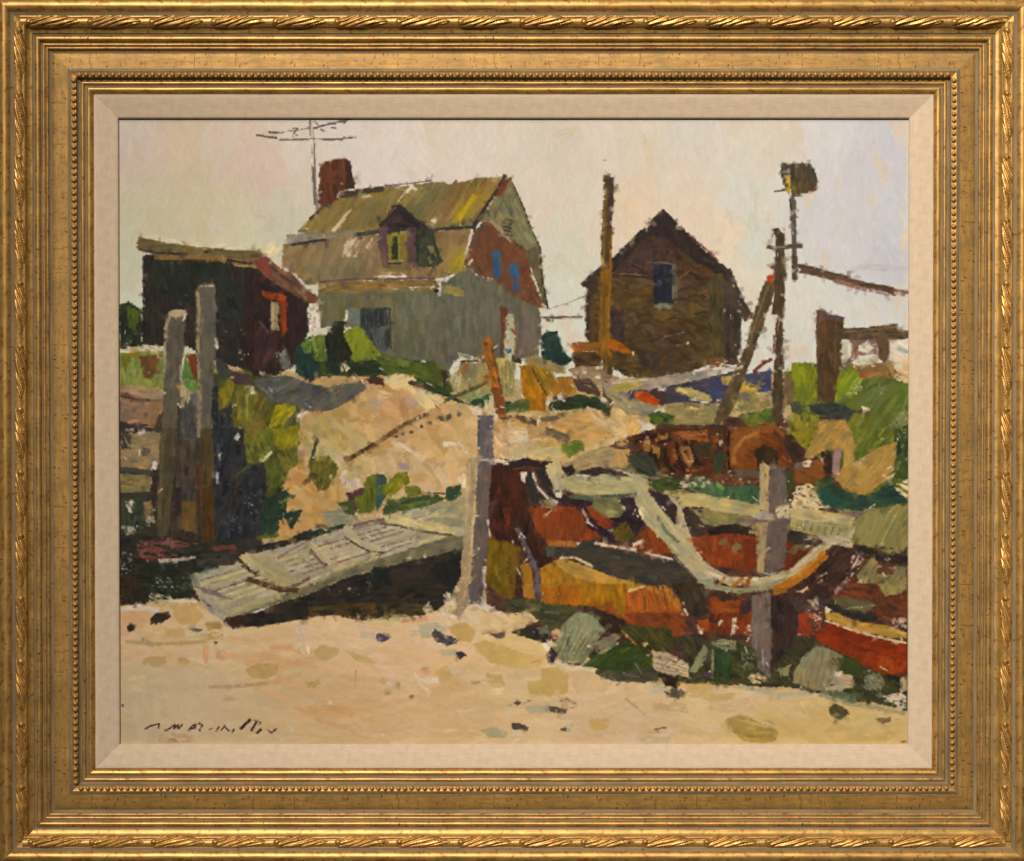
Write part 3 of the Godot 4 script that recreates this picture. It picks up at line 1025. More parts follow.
	s([662,58,660,130], 20, 0xcfc5b2, 0.3)
	d(648,108,14,0x1f2124)
	s([640,60,660,90], 12, 0x6a4a48)
	f([-5,175,50,178,52,296,20,318,-5,322], 0xcdc5ba, 90, 0.2)
	f([-10,110,40,130,40,170,0,172,-20,160], 0x67442f, 30)
	flecks([0,180,50,180,60,310,0,330], 18, 7, 0x6a6458)
	# its window
	f([194,198,258,198,258,285,194,280], 0x666f65, 90, 0.1)
	s([190,205,180,262], 18, 0xcdcdb4, 0.3)
	f([265,202,400,195,402,285,412,405,345,398,300,335,268,292], 0x2c3032, 90, 0.0, 0.3)
	f([308,295,392,288,394,420,340,402], 0x4b524e, 90, 0.15, 0.2)
	for k in 4:
		s([285 + k * 32, 208, 287 + k * 32, 280], 6, 0x454b4c, 0.35)
	s([262,200,262,292], 9, 0x343b3d, 0.2)
	s([264,200,402,194], 8, 0x30363a, 0.2)
	s([406,195,410,300,414,402], 9, 0x33372f, 0.2)
	# bushes against the wall
	f([-5,345,80,328,88,462,-5,475], 0x58682a, 95, 0.1, 0.25)
	f([150,340,200,300,250,290,300,350,362,440,330,470,230,470,170,400], 0x6c781e, 105, 0.05, 0.2)
	scumble([170,340,250,298,300,360,345,430,240,455,180,390], [200,330,0x7b8420, 260,380,0x737e1c, 310,430,0x66721f], 30, 26, 60, 110, 30, 0.9, 12.0, 0.2)
	f([330,442,420,440,470,460,560,478,640,462,682,522,702,606,620,596,540,548,400,534,368,490], 0x4c5a22, 12, 0.0, 0.25)
	f([440,452,520,462,500,500,450,490], 0x5c6a2c, 20, 0.2)
	f([590,462,640,470,690,560,650,590,600,500], 0x414a20, 60, 0.1)
	f([80,345,112,300,130,258,180,262,172,335,218,420,205,476,150,476,92,476,85,420], 0x1d2219, 90, 0.0, 0.3)
	f([80,470,150,470,152,535,78,525], 0x1f2c25, 80)
	f([178,486,250,466,335,462,386,520,330,552,200,544], 0x22301e, 0, 0.0, 0.3)
	f([-5,458,48,470,52,545,-5,575], 0x1b3029, 80, 0.0, 0.3)
	d(180,500,22,0xc8bcb0,1.0,60,0.3)
	d(95,300,14,0xb8b0a0,0.6,60,0.3)
	f([672,512,700,515,705,590,690,600], 0x352a26, 90)
	f([536,545,620,570,690,604,760,660,880,712,830,700,700,652,580,604], 0x2b3a20, 25, 0.0, 0.3)
	# lumber at the right corner
	f([755,420,800,430,862,455,812,466,765,470], 0xd0c8ae, 15, 0.15)
	s([770,468,890,464], 9, 0x44301f, 0.2)
	f([770,480,895,472,935,600,930,690,820,680,720,600,700,560,755,520], 0x8a8056, 98, 0.1, 0.2)
	s([800,480,770,540], 24, 0x86582f, 0.25)
	f([700,540,770,520,790,560,760,610,710,580], 0xa8a078, 100, 0.45)
	f([790,640,870,628,905,650,820,684], 0x7a8a60, 0, 0.2)
	f([940,460,1024,448,1050,452,1045,650,975,650], 0x8b8354, 95, 0.05, 0.22)
	for k in 5:
		s([960 + k * 20, 470, 968 + k * 19, 600], 5, 0x6a6440, 0.4)
	f([976,188,1012,192,992,300,988,442,974,442,978,300], 0x5c3629, 90)
	f([1000,250,1012,225,1046,225,1050,420,1045,470,1000,460,992,380], 0xb1ac8c, 92, 0.08)
	s([1030,300,1050,330], 12, 0x7a4a30, 0.2)
	d(1016,415,16,0x3a5c80)
	f([1040,430,1090,460,1080,480,1030,470], 0x352c22, 0)
	d(862,680,36,0x2a3d26)
	d(910,650,24,0x30492c)
	d(1003,702,34,0x24422c,1.1)
	f([800,690,860,700,900,720,850,740], 0xd0c0a8, 20, 0.3)
	f([890,660,940,640,950,720,900,720], 0xc8bfa0, 95, 0.35)
	f([880,365,925,348,950,450,982,610,1002,762,960,764,930,600,890,430], 0x935a1f, 75, 0.0, 0.2)
	f([928,600,985,605,1000,740,955,742], 0x6a4021, 80)
	s([932,400,952,500,975,600], 12, 0x4c3c24, 0.2)
	s([905,360,920,352], 26, 0x9c6124, 0.1)
	d(900,380,12,0x5a3418)
	s([980,762,1030,748], 16, 0x544436, 0.2)
	s([690,668,740,645,800,622,905,572], 22, 0x4b4a2e, 0.1)
	s([840,598,890,572], 12, 0x84764a, 0.3)
	d(905,548,16,0x8a4c22)
	d(890,560,12,0xb07a3a)

func paint_barn() -> void:
	tile(2, 0)
	f([400,862,470,800,530,758,700,590,780,506,950,680,1110,820,1142,900,1096,1000,1115,1265,860,1365,640,1372,500,1300,390,1180,388,950], 0x4a3923, 0, 0.0, 0.2)
	scumble([395,900,480,830,1090,850,1090,1250,850,1350,640,1360,500,1280,400,1160], [450,1000,0x54401f, 600,900,0x513e24, 640,1080,0x4d3a25, 620,960,0x57431f, 900,900,0x4a3a2a, 950,1000,0x544328, 860,1100,0x4a3623, 980,1180,0x4d3e25, 800,1280,0x48382a, 560,1280,0x46351f, 1000,1080,0x4a3c20, 1060,1000,0x4c4128], 460, 22, 60, 10, 40, 0.75, 15.0, 0.2)
	f([515,850,560,790,650,680,760,620,850,710,890,800,880,850,600,856], 0x3e2d26, 20, 0.0, 0.28)
	scumble([560,800,760,640,850,730,860,790,700,830,560,840], [650,740,0x453530, 750,680,0x403030, 800,760,0x4a3326, 640,820,0x42302a], 60, 16, 50, 120, 40, 0.7, 10.0, 0.3)
	f([404,858,470,800,520,770,600,680,700,590,780,506,860,590,950,680,1060,780,1140,850,1146,890,1040,830,930,760,850,700,770,640,690,650,600,760,530,830,470,850], 0x2d2423, 130, 0.0, 0.28)
	f([770,560,800,530,940,690,1030,780,960,790,860,710,790,640], 0x2d2322, 50, 0.05)
	s([905,630,1000,715,1060,770], 10, 0x5d2f28, 0.35)
	f([860,780,1000,800,1090,860,1000,880,870,850], 0x45301f, 20, 0.1, 0.25)
	s([690,606,714,586], 12, 0x8a8078, 0.3)
	flecks([520,740,700,580,780,500,790,500,700,596,540,750], 16, 5, 0xcabba8)
	tile(2, 1)
	s([372,76,420,28,470,-10], 26, 0x3a2b24, 0.1)
	f([380,70,450,40,440,122,402,132], 0x3a2a25, 60)
	f([388,130,412,130,408,350,388,360], 0x35271f, 90, 0.1)
	s([420,140,420,350], 22, 0x4f3c20, 0.2)
	s([520,30,640,28,735,42], 16, 0x392b26, 0.15)
	s([520,17,640,22,720,30], 5, 0x7d6752, 0.4)
	s([870,40,920,0], 10, 0x6a4a34, 0.3)
	f([510,206,586,206,582,360,512,352], 0x3a2c2b, 90, 0.05)
	f([733,-45,832,-35,832,168,735,170], 0x20232f, 90, 0.0, 0.25)
	s([760,55,770,75,735,75], 14, 0x4a4c50, 0.4)
	s([700,-38,780,-40,846,-26], 11, 0x5c5849, 0.3)
	s([846,-20,846,165], 15, 0x57533f, 0.2)
	s([832,-20,832,160], 6, 0x807c68, 0.4)
	f([732,178,800,170,830,182,822,200,740,196], 0x7b7968, 0, 0.1)
	f([740,204,850,210,862,262,800,268,730,245], 0x604a20, 10, 0.15)
	f([920,170,962,170,952,245,920,240], 0x5e4a20, 90)
	for q in [[640,300], [700,270], [880,150], [960,130], [990,220], [1000,300], [780,350], [860,320], [840,250]]:
		s([q[0] - 50, q[1] + 6, q[0], q[1] - 6, q[0] + 40, q[1] + 8], 14, 0x3a2d20, 0.4)
	s([780,345,890,318], 8, 0x6f5c48, 0.4)
	s([850,385,920,370], 7, 0x6f5c48, 0.4)
	s([960,120,1040,90], 8, 0x66502c, 0.4)
	s([600,300,700,380,760,440], 60, 0x4a3b22, 0.4, 0.7)
	# pole
	f([478,332,530,346,526,480,520,620,516,862,466,862,474,560], 0x4b3a20, 90, 0.0, 0.2)
	tile(2, 0)
	f([478,330,500,334,530,348,526,470,520,560,518,862,466,862,474,520,484,420], 0x4c3b21, 90, 0.05, 0.2)
	s([514,352,512,470,506,600], 24, 0x3c2d2b, 0.15)
	s([486,420,480,600,474,862], 14, 0x6b5425, 0.25)
	s([518,620,514,740,510,862], 12, 0x835917, 0.2)
	s([472,740,470,860], 10, 0x835a1a, 0.3)
	flecks([470,295,525,330,520,345,475,320], 12, 7, 0x5a4838)
	s([476,260,496,258], 6, 0xb0a494, 0.3)
	tile(2, 1)
	f([464,-5,520,-5,512,300,506,430,480,465,448,455,456,300], 0x775316, 90, 0.0, 0.2)
	s([484,0,478,300], 10, 0x5c4420, 0.3)
	s([508,60,500,350], 10, 0x8a6420, 0.35)
	s([490,462,492,522], 12, 0x694a1e, 0.2)
	# rust coloured heaps at its foot
	f([318,376,360,366,452,372,445,412,322,420], 0x84501e, 0, 0.05)
	f([498,345,560,366,645,432,600,434,500,398], 0x90530f, 25, 0.05)
	s([330,395,325,425], 12, 0xb0601c, 0.2)
	f([318,424,440,414,482,492,330,502], 0x48361f, 5, 0.0, 0.3)
	f([508,430,640,430,722,480,720,532,610,552,530,508], 0x49391f, 5, 0.0, 0.3)
	f([640,404,772,430,765,500,700,535,660,470], 0x3b2f25, 100, 0.15, 0.3)
	s([390,380,450,390], 30, 0x7f5416, 0.2)
	s([500,395,510,440], 16, 0x8c5a14, 0.2)
	# dark fir by the house, lines
	f([155,345,190,318,242,312,262,400,320,458,280,486,180,486,155,420], 0x203631, 90, 0.0, 0.3)
	s([160,350,240,318], 12, 0x2c2a28, 0.3)
	s([138,238,190,243,280,240,372,240], 11, 0x5b483e, 0.15)
	d(195,255,12,0x4a3a34)
	s([188,200,290,170,392,128], 5, 0x8f7a6c, 0.25)
	s([150,205,180,200], 12, 0xe0d8c8, 0.2)
	flecks([260,350,330,390,310,440,280,420], 14, 7, 0xd2cabb)

func paint_middle() -> void:
	tile(2, 1)
	f([280,505,400,490,560,552,500,590,350,555], 0x8b745b, 15, 0.1)
	f([78,448,150,448,280,498,282,532,160,512,80,478], 0x8a7a50, 15, 0.05, 0.2)
	f([48,490,130,490,192,600,182,722,80,722,58,600], 0x97640f, 70, 0.0, 0.2)
	f([120,500,200,505,240,600,200,640,150,560], 0x8c6a1c, 60, 0.1, 0.2)
	f([200,560,320,540,345,640,222,660], 0x946620, 60, 0.15)
	s([110,500,150,580,190,640], 10, 0x50441e, 0.3)
	f([320,560,400,555,470,620,460,650,350,620], 0x4b382f, 20, 0.15)
	f([200,682,270,660,350,638,450,650,512,716,330,712,200,722], 0x2b3824, 0, 0.0, 0.3)
	f([240,640,262,625,275,665,250,670], 0xd0c2ae, 60, 0.1)
	f([180,660,200,655,205,690,185,690], 0xd0c2ae, 60, 0.1)
	d(232,655,14,0x3a3a28)
	f([470,590,560,610,640,660,762,690,722,752,600,742,500,652], 0x8d8267, 15, 0.05, 0.18)
	f([548,632,700,598,1024,548,1200,500,1200,660,1024,690,760,690,640,662], 0x3d3b46, 0, 0.0, 0.2)
	f([690,610,790,610,800,680,740,690], 0x43302c, 0, 0.15)
	s([550,638,600,628], 14, 0x6c6a78, 0.3)
	f([478,582,700,556,1024,508,1060,520,1024,552,850,585,700,610,500,622], 0x96897c, -7, 0.0, 0.16)
	s([520,580,700,560], 8, 0xc8bcae, 0.45)
	f([500,602,560,585,672,574,682,592,600,612,540,622], 0xa2913e, -7)
	f([755,600,795,596,790,620,760,618], 0xcabfb2, 0, 0.1)
	f([635,622,700,622,770,666,750,688,660,672,640,655], 0xa8420f, 15, 0.0, 0.2)
	s([650,625,690,630], 14, 0xb85418, 0.2)
	f([842,602,900,598,1024,640,1040,672,1000,676,940,652,850,626], 0x9d935f, 15)
	s([930,660,1010,680], 10, 0xc6bda8, 0.25)
	f([790,685,900,678,1040,690,1060,740,1030,792,830,792,800,740], 0x897d52, 5, 0.0, 0.18)
	f([735,718,790,706,795,728,745,730], 0xcdc2b2, 0, 0.1)
	f([710,738,760,722,842,750,832,792,720,792], 0x34461e, 20, 0.05, 0.3)
	d(760,770,28,0x4a5c22)
	d(480,665,18,0xccbca8,0.7,30,0.2)
	flecks([300,560,350,570,345,620,310,600], 12, 7, 0xcabcae)
	# fans of sand
	f([0,770,150,745,395,715,590,815,600,862,-20,862], 0xb6915a, 0, 0.0, 0.14)
	f([390,698,480,730,600,800,625,852,540,845,440,790,392,735], 0xbfa578, 35, 0.05, 0.14)
	f([592,752,640,760,682,790,670,840,604,852], 0xc0a062, -40, 0.05)
	f([640,762,755,798,700,832,640,858,680,800], 0xc6bcae, 15, 0.25)
	s([150,740,400,722], 20, 0xb59860, 0.2)
	f([-10,790,90,810,90,862,-10,862], 0xc9b494, 20, 0.2)
	f([30,745,90,748,142,775,130,795,60,780], 0x4f4231, 15, 0.05)
	s([160,766,230,757,272,738], 26, 0x675846, 0.1)
	s([185,818,230,835,295,860], 34, 0x594b38, 0.1)
	s([150,745,140,790], 10, 0xd2c2a0, 0.2)
	f([-10,690,60,660,110,670,90,720,-10,730], 0x4d5a2e, 0, 0.1)
	# sandy bank under the house
	tile(1, 1)
	f([-5,585,100,600,260,568,302,600,190,678,100,722,-5,726], 0x53514a, -30, 0.0, 0.2)
	f([100,600,255,570,290,600,180,670,110,690], 0x5c5a4e, -35, 0.2)
	f([40,550,270,550,250,570,100,600,30,585], 0xa88e60, 0, 0.3)
	f([290,556,330,545,376,550,376,592,305,582], 0x402b1f, 5, 0.05)
	f([372,542,440,530,500,535,548,560,520,600,430,612,385,580], 0xccb88a, -20, 0.05, 0.1)
	s([508,572,590,600], 24, 0x3c3226, 0.1)
	f([490,598,600,618,690,668,640,710,600,722,560,690], 0xcdbc90, 35, 0.08, 0.1)
	f([490,642,560,690,545,712,480,682], 0x9f948a, 30, 0.1)
	f([335,610,420,620,400,660,350,660], 0xc0aa86, 10, 0.35)
	f([330,660,370,670,360,730,335,710], 0xa59a86, 70, 0.3)
	s([640,690,670,720], 10, 0x8a7048, 0.3)
	flecks([690,530,760,560,780,640,720,600], 16, 8, 0xd2c8b2)
	s([375,862,430,822,490,785,600,735], 22, 0x6e5731, 0.1)
	s([480,790,600,733], 10, 0x4d3f28, 0.3)
	for q in [[570,800,10], [615,783,11], [675,760,14], [712,750,14], [762,738,13], [520,830,9], [475,838,9], [440,852,8]]:
		d(q[0], q[1], q[2], 0x4a4c42, 1.0)
	f([830,700,960,740,960,770,860,770,830,730], 0xcdb8a4, 20, 0.35)
	f([940,790,1010,770,1030,862,945,862], 0xbd965c, 80, 0.1)
	tile(1, 2)
	s([420,60,480,80,540,120,600,130], 22, 0xcbbda2, 0.4)
	s([680,70,760,70,800,110], 26, 0xd0c0a4, 0.4)
	f([180,200,260,260,250,300,180,300,150,240], 0xcdbcae, 100, 0.3)
	d(205,240,34,0xbba87c)
	d(480,185,30,0x9a8688,0.6,20,0.3)
	f([120,120,190,110,200,170,150,200], 0xc9b494, 60, 0.4)
	f([770,220,800,220,800,300,760,290], 0xd8caac, 90, 0.3)
	s([190,152,260,110,330,72,440,0], 26, 0x6a4d2f, 0.08)
	s([215,138,325,72], 20, 0x45311f, 0.15)
	d(187,145,20,0x7a6448)

func paint_birdhouse() -> void:
	tile(3, 0)
	f([362,272,372,268,400,300,404,440,382,385,360,345], 0x38322a, 90)
	f([398,280,510,274,530,310,548,352,545,400,500,426,415,438,405,340], 0x483e32, 80, 0.0, 0.25)
	f([412,372,545,368,540,410,500,426,416,438], 0x584a2e, 85, 0.15, 0.25)
	f([378,336,404,330,410,380,408,448,385,412], 0xa69242, 90)
	d(391,390,9,0x3a3020,1.4)
	s([325,418,378,412], 10, 0x3b332a, 0.1)
	s([505,428,542,402], 12, 0x7c4630, 0.25)
	d(522,440,20,0xdac8b6,0.8,20,0.3)
	s([372,272,400,295], 8, 0x2a2622)
	s([420,440,424,560,428,700,430,862], 28, 0x5b514b, 0.08)
	s([404,455,412,540,414,640], 7, 0x3c332c, 0.25)
	s([415,440,470,440], 10, 0x4a3e30, 0.4)
	s([427,752,430,835], 34, 0x4a3b30, 0.15)
	f([320,615,345,605,375,640,378,690,385,862,328,862,336,700], 0x443a2b, 90, 0.08, 0.25)
	flecks([312,600,385,610,385,660,312,650], 18, 7, 0x4a4032)
	s([292,700,340,708,400,700,468,694], 24, 0x51473a, 0.1)
	s([320,705,380,700], 9, 0x8a8070, 0.4)
	s([448,798,520,812,600,835,700,860], 24, 0x4f4133, 0.15)
	d(320,806,14,0x7a3a28)
	d(305,856,12,0xa84a20)
	tile(3, 1)
	s([458,2,560,20,640,42,780,74], 34, 0x594736, 0.22)
	s([770,74,840,86,930,104], 36, 0x4c3d2d, 0.15)
	s([640,55,780,96,900,120,1020,128], 22, 0x8c6860, 0.6)
	s([930,104,1015,118], 26, 0x7a5a50, 0.5)
	s([425,0,432,45], 26, 0x4a3e38, 0.3)

func paint_right_bank() -> void:
	tile(3, 1)
	# side of the barn
	f([-5,20,70,22,78,430,-5,445], 0x494026, 90, 0.0, 0.22)
	f([70,90,130,160,162,262,150,400,132,462,80,462,72,200], 0x3b322b, 90, 0.05, 0.25)
	f([55,85,100,60,150,120,212,240,180,268,100,170], 0x443b31, 50, 0.05)
	s([95,-5,130,80,165,160,207,235], 18, 0x3b322c, 0.25)
	s([-40,-60,60,-20,100,20], 22, 0x3a302c, 0.2)
	flecks([140,100,220,240,190,280,170,300,150,430,180,430,215,260], 30, 6, 0xcfc6b2)
	f([-5,450,60,440,80,490,-5,500], 0x66492a, 20, 0.2)
	f([75,455,140,455,150,480,80,500], 0x4c3a30, 0, 0.2)
	f([-5,520,40,505,90,500,60,530,-5,548], 0xb6ab9a, -10, 0.15)
	# water and litter
	f([-5,562,60,545,92,560,82,640,40,662,-5,662], 0x393b58, 0, 0.1)
	f([175,535,240,520,312,510,316,620,200,625], 0x3b3e5c, 0, 0.05)
	s([220,520,280,470,310,455], 20, 0x6a3c34, 0.4)
	f([55,540,112,545,92,592,60,584], 0xa28e4c, 30, 0.1)
	f([158,574,210,580,264,602,225,640,150,620], 0xa58b3a, 15, 0.05)
	f([150,630,210,622,300,645,310,700,130,725], 0x7b6d4a, 20, 0.1)
	d(180,650,32,0x6b6258,0.7,20,0.1)
	s([220,650,300,640], 18, 0xa09458, 0.25)
	s([130,690,160,680], 26, 0x98904a, 0.2)
	f([-5,680,100,690,60,795,-5,775], 0x887b52, 60, 0.1)
	f([140,745,250,720,335,700,340,800,200,810], 0x5c6329, 20, 0.05, 0.25)
	s([275,715,300,740], 22, 0x46702c, 0.3)
	f([185,690,270,680,270,720,190,725], 0x84784e, 20, 0.25)
	flecks([30,640,80,650,60,720,30,720], 12, 8, 0xcabfae)
	flecks([120,610,340,630,340,720,120,740], 22, 6, 0xd0c6a8)
	# grasses
	f([418,475,470,478,546,482,548,672,430,684,410,560], 0x6f761e, 95, 0.0, 0.22)
	f([376,545,432,545,424,684,378,694], 0x695a3e, 92, 0.1)
	f([636,560,690,520,745,500,795,562,720,684,628,672], 0x6a7820, -62, 0.05, 0.22)
	f([700,625,800,560,1018,556,1018,862,620,862,560,765], 0x566030, -50, 0.0, 0.22)
	scumble([720,620,1010,570,1010,860,650,860,600,780], [800,620,0x59682c, 880,600,0x6d7248, 850,720,0x58612a, 950,640,0x5a6c2a, 980,760,0x7a7f52, 760,780,0x6a6c2a, 900,800,0x525c26], 110, 34, 110, -50, 18, 0.8, 12.0, 0.2)
	scumble([425,490,540,490,540,660,440,670], [450,520,0x7f8a1c, 500,600,0x6c7422, 450,650,0x64702a], 36, 22, 90, 95, 14, 0.8, 10.0, 0.2)
	scumble([650,580,740,515,780,570,710,665], [690,560,0x7d8a20, 740,600,0x66742a, 680,640,0x708026], 36, 16, 80, -62, 10, 0.8, 12.0, 0.2)
	for k in 5:
		s([690 + k * 14, 650 - k * 6, 740 + k * 10, 560 - k * 4], 4, 0xa8b060, 0.35)
	f([560,768,640,762,690,775,745,862,530,862], 0x9f7f45, -50, 0.05)
	f([395,745,470,735,560,745,545,862,400,855], 0x78722a, 80, 0.1, 0.25)
	flecks([840,590,900,580,890,630,850,640], 8, 7, 0xaeb090)
	flecks([940,700,1015,690,1015,800,940,850], 16, 7, 0xb9b890)
	flecks([880,780,950,760,940,850,880,850], 7, 6, 0xb4b48a)
	f([985,800,1018,782,1018,862,975,862], 0x2d3f22, 95, 0.15)
	# stones in the grass
	f([408,690,440,670,470,700,465,742,420,735], 0x3c4237, 40, 0.1)
	f([500,692,540,682,620,676,700,700,728,735,715,764,600,752,520,735], 0x343937, 5, 0.0, 0.25)
	s([540,752,690,764], 8, 0x3b2a26, 0.2)
	s([720,722,800,722], 22, 0x4a3430, 0.35)
	f([770,690,815,705,822,725,790,735], 0xc6bba8, 20, 0.25)
	# gate
	f([645,400,690,350,728,358,726,432,668,482,648,450], 0xc6c6b2, 90)
	f([740,470,850,440,866,492,770,505,730,500], 0xb9ab8e, 20, 0.35)
	f([915,470,1018,460,1018,580,950,565], 0xc2a880, 20, 0.25)
	f([918,370,1018,362,1018,462,915,460], 0xd2c8b6, 30, 0.1)
	f([742,492,790,490,850,478,905,470,955,520,930,562,870,535,800,552,760,545], 0x7a5e39, 0, 0.1, 0.2)
	d(782,540,20,0x98502a)
	f([880,450,940,470,950,560,905,550], 0x8a744e, 80, 0.3)
	f([722,355,850,358,852,430,760,440,700,502,655,515,722,440], 0x7a5d59, -40, 0.1)
	f([758,385,800,368,838,400,815,420,765,420], 0xcfcbb8, 20)
	f([545,206,585,198,600,228,684,244,672,350,664,480,632,672,552,672,546,480], 0x4e3b25, 90, 0.0, 0.2)
	f([546,205,582,198,602,226,684,242,668,268,590,252,560,270], 0x5d464b, 20, 0.1)
	s([640,280,636,520], 14, 0x5c4830, 0.35)
	s([556,240,552,470], 10, 0x6a4a40, 0.4)
	f([636,304,800,292,962,276,966,304,1018,314,1018,354,850,356,640,358], 0x54432f, 0, 0.0, 0.22)
	s([680,318,960,290], 8, 0x6f6248, 0.35)
	f([850,330,912,328,912,440,890,470,860,455], 0x5c4a37, 92, 0.05)
	s([660,460,668,500], 10, 0x4c3b33, 0.3)
	flecks([640,450,720,430,700,520,650,540], 12, 8, 0xd0c8b8)
	# posts of the birdhouse
	f([328,-10,386,-10,380,100,370,240,372,340,374,540,372,760,350,800,318,745,322,560,336,340,318,222,326,100], 0x483b29, 90, 0.0, 0.22)
	f([316,226,346,236,336,320,320,326], 0xcfc4b2, 90, 0.1)
	s([352,240,342,330], 10, 0x8a5a50, 0.35)
	s([325,330,322,430], 12, 0x7a4a40, 0.4)
	f([282,62,322,28,326,130,262,290,205,480,112,722,44,800,18,780,86,600,178,400,222,228], 0x53452f, 108, 0.0, 0.2)
	s([300,70,240,240,190,400], 10, 0x6f5f44, 0.35)
	f([288,34,322,28,318,62,290,60], 0x9a3e1c, 60)
	s([215,220,190,250], 12, 0x8a5a4c, 0.4)
	flecks([340,790,400,720,420,760,380,850,350,860], 22, 8, 0xd2bfae)
	f([374,545,392,545,384,700,372,720], 0x705c48, 90, 0.25)
	# rusty wheel and scrap
	f([-5,790,80,800,110,830,100,862,-5,862], 0x3a2c24, 10, 0.1)
	f([105,800,180,812,180,862,100,862], 0x94602f, 60, 0.1)
	f([170,835,220,812,280,802,350,820,395,862,165,862], 0x653615, 10, 0.0, 0.25)
	tile(3, 2)
	f([-5,-10,95,-10,90,210,-5,200], 0x4a2e1d, 80, 0.0, 0.3)
	flecks([-5,0,90,0,90,190,0,190], 24, 13, 0x33241d)
	f([85,10,180,-20,300,-30,385,0,445,95,410,205,330,172,262,172,232,205,90,205], 0x683a19, 20, 0.0, 0.25)
	scumble([95,0,380,-10,420,90,390,180,340,100,230,70,220,190,100,190], [120,60,0x86501e, 200,40,0x76441a, 300,30,0x653614, 380,80,0x5c3018, 150,160,0x76441a], 50, 24, 60, 40, 40, 0.8, 10.0, 0.2)
	s([150,20,110,110], 34, 0x8a5520, 0.35)
	s([104,190,108,110,150,35,230,-8,320,-5,385,50,412,150], 44, 0x7c4a22, 0.2)
	s([120,170,128,100,175,40,240,10], 24, 0x9a6430, 0.4)
	s([330,10,385,70,400,150], 26, 0x54301c, 0.35)
	s([95,0,90,120,100,205], 14, 0x24180f, 0.2)
	f([226,105,280,74,348,112,352,170,240,182], 0x2c2115, 20, 0.05)
	d(310,130,36,0x3a2a1a,1.0,30,0.2)
	f([378,18,425,28,468,135,425,165,385,95], 0x36271f, 70)
	d(20,50,26,0x8a4c20)
	flecks([40,50,80,50,80,80,45,90], 5, 12, 0xc6b4a4)
	f([-5,120,75,120,62,222,-5,225], 0x343f2a, 120, 0.15)
	f([-5,222,280,228,262,270,100,285,-5,272], 0x5c3822, 0, 0.1, 0.25)
	s([135,212,200,215,285,235], 38, 0x595045, 0.15)
	flecks([70,190,140,200,140,240,70,230], 10, 9, 0xc4b6a6)
	flecks([40,250,250,250,250,285,40,290], 18, 8, 0xcabcaa)
	f([430,-10,545,-10,490,100,455,80], 0x79731f, -60, 0.1)
	f([735,-10,955,-10,955,62,830,112,738,168], 0x5c6628, -50, 0.0, 0.22)
	f([945,-10,1018,-10,1018,255,935,245], 0x3a4a28, 92, 0.05, 0.25)
	flecks([960,-5,1015,-5,1015,190,960,190], 16, 7, 0xb8b68e)
	flecks([880,-5,940,-5,920,40,870,50], 8, 7, 0xaeae84)
	f([476,138,540,25,600,-10,690,-5,730,30,742,70,734,170,860,92,955,60,940,195,880,268,790,338,690,314,640,255,680,185,682,110,600,92,510,152], 0x9f7f42, -45, 0.0, 0.14)
	s([710,40,705,170], 44, 0xa68849, 0.2)
	s([760,280,860,180,920,100], 60, 0xa68647, 0.25)
	f([730,172,800,130,790,150,745,180], 0xbab094, -30, 0.35)
	f([865,262,935,200,940,240,890,270], 0xcbb99c, -30, 0.4)
	f([622,110,668,92,664,222,632,245], 0x8a7072, 92, 0.15)
	f([568,112,625,112,622,222,585,215], 0x33251d, 90)
	f([428,192,500,170,572,140,585,240,525,282,432,265], 0x794a22, 15, 0.1)
	f([455,165,520,150,510,190,480,195], 0xd0bfae, 10, 0.15)
	d(450,185,24,0x6a5f58)
	f([540,310,570,260,620,240,685,312,740,325,790,338,860,310,920,268,1000,345,1005,372,880,386,760,412,640,400,560,372], 0x2b4234, -5, 0.0, 0.22)
	s([580,300,600,360,680,390], 50, 0x25463c, 0.3)
	f([508,318,560,252,625,240,600,280,545,312], 0x3d4b26, -35, 0.05)
	f([938,285,1018,248,1018,348,960,325], 0xc3b79a, 20, 0.45)
	f([-5,280,90,288,252,278,248,372,100,356,-5,340], 0x3d5a3e, 85, 0.05, 0.25)
	s([30,270,70,300], 24, 0x6a8a4a, 0.3)
	f([384,205,420,208,432,292,422,362,390,372], 0x3a4122, 90)
	s([425,300,410,360], 12, 0x54281e, 0.3)
	f([440,290,500,276,528,290,565,372,605,402,430,425,415,385], 0xc6b790, 20, 0.2)
	d(455,375,20,0xae8b62)
	flecks([390,370,440,290,450,300,430,420,350,440], 20, 11, 0xd0bea0)
	f([552,396,640,405,660,420,560,415], 0x3b2b2c, 5)

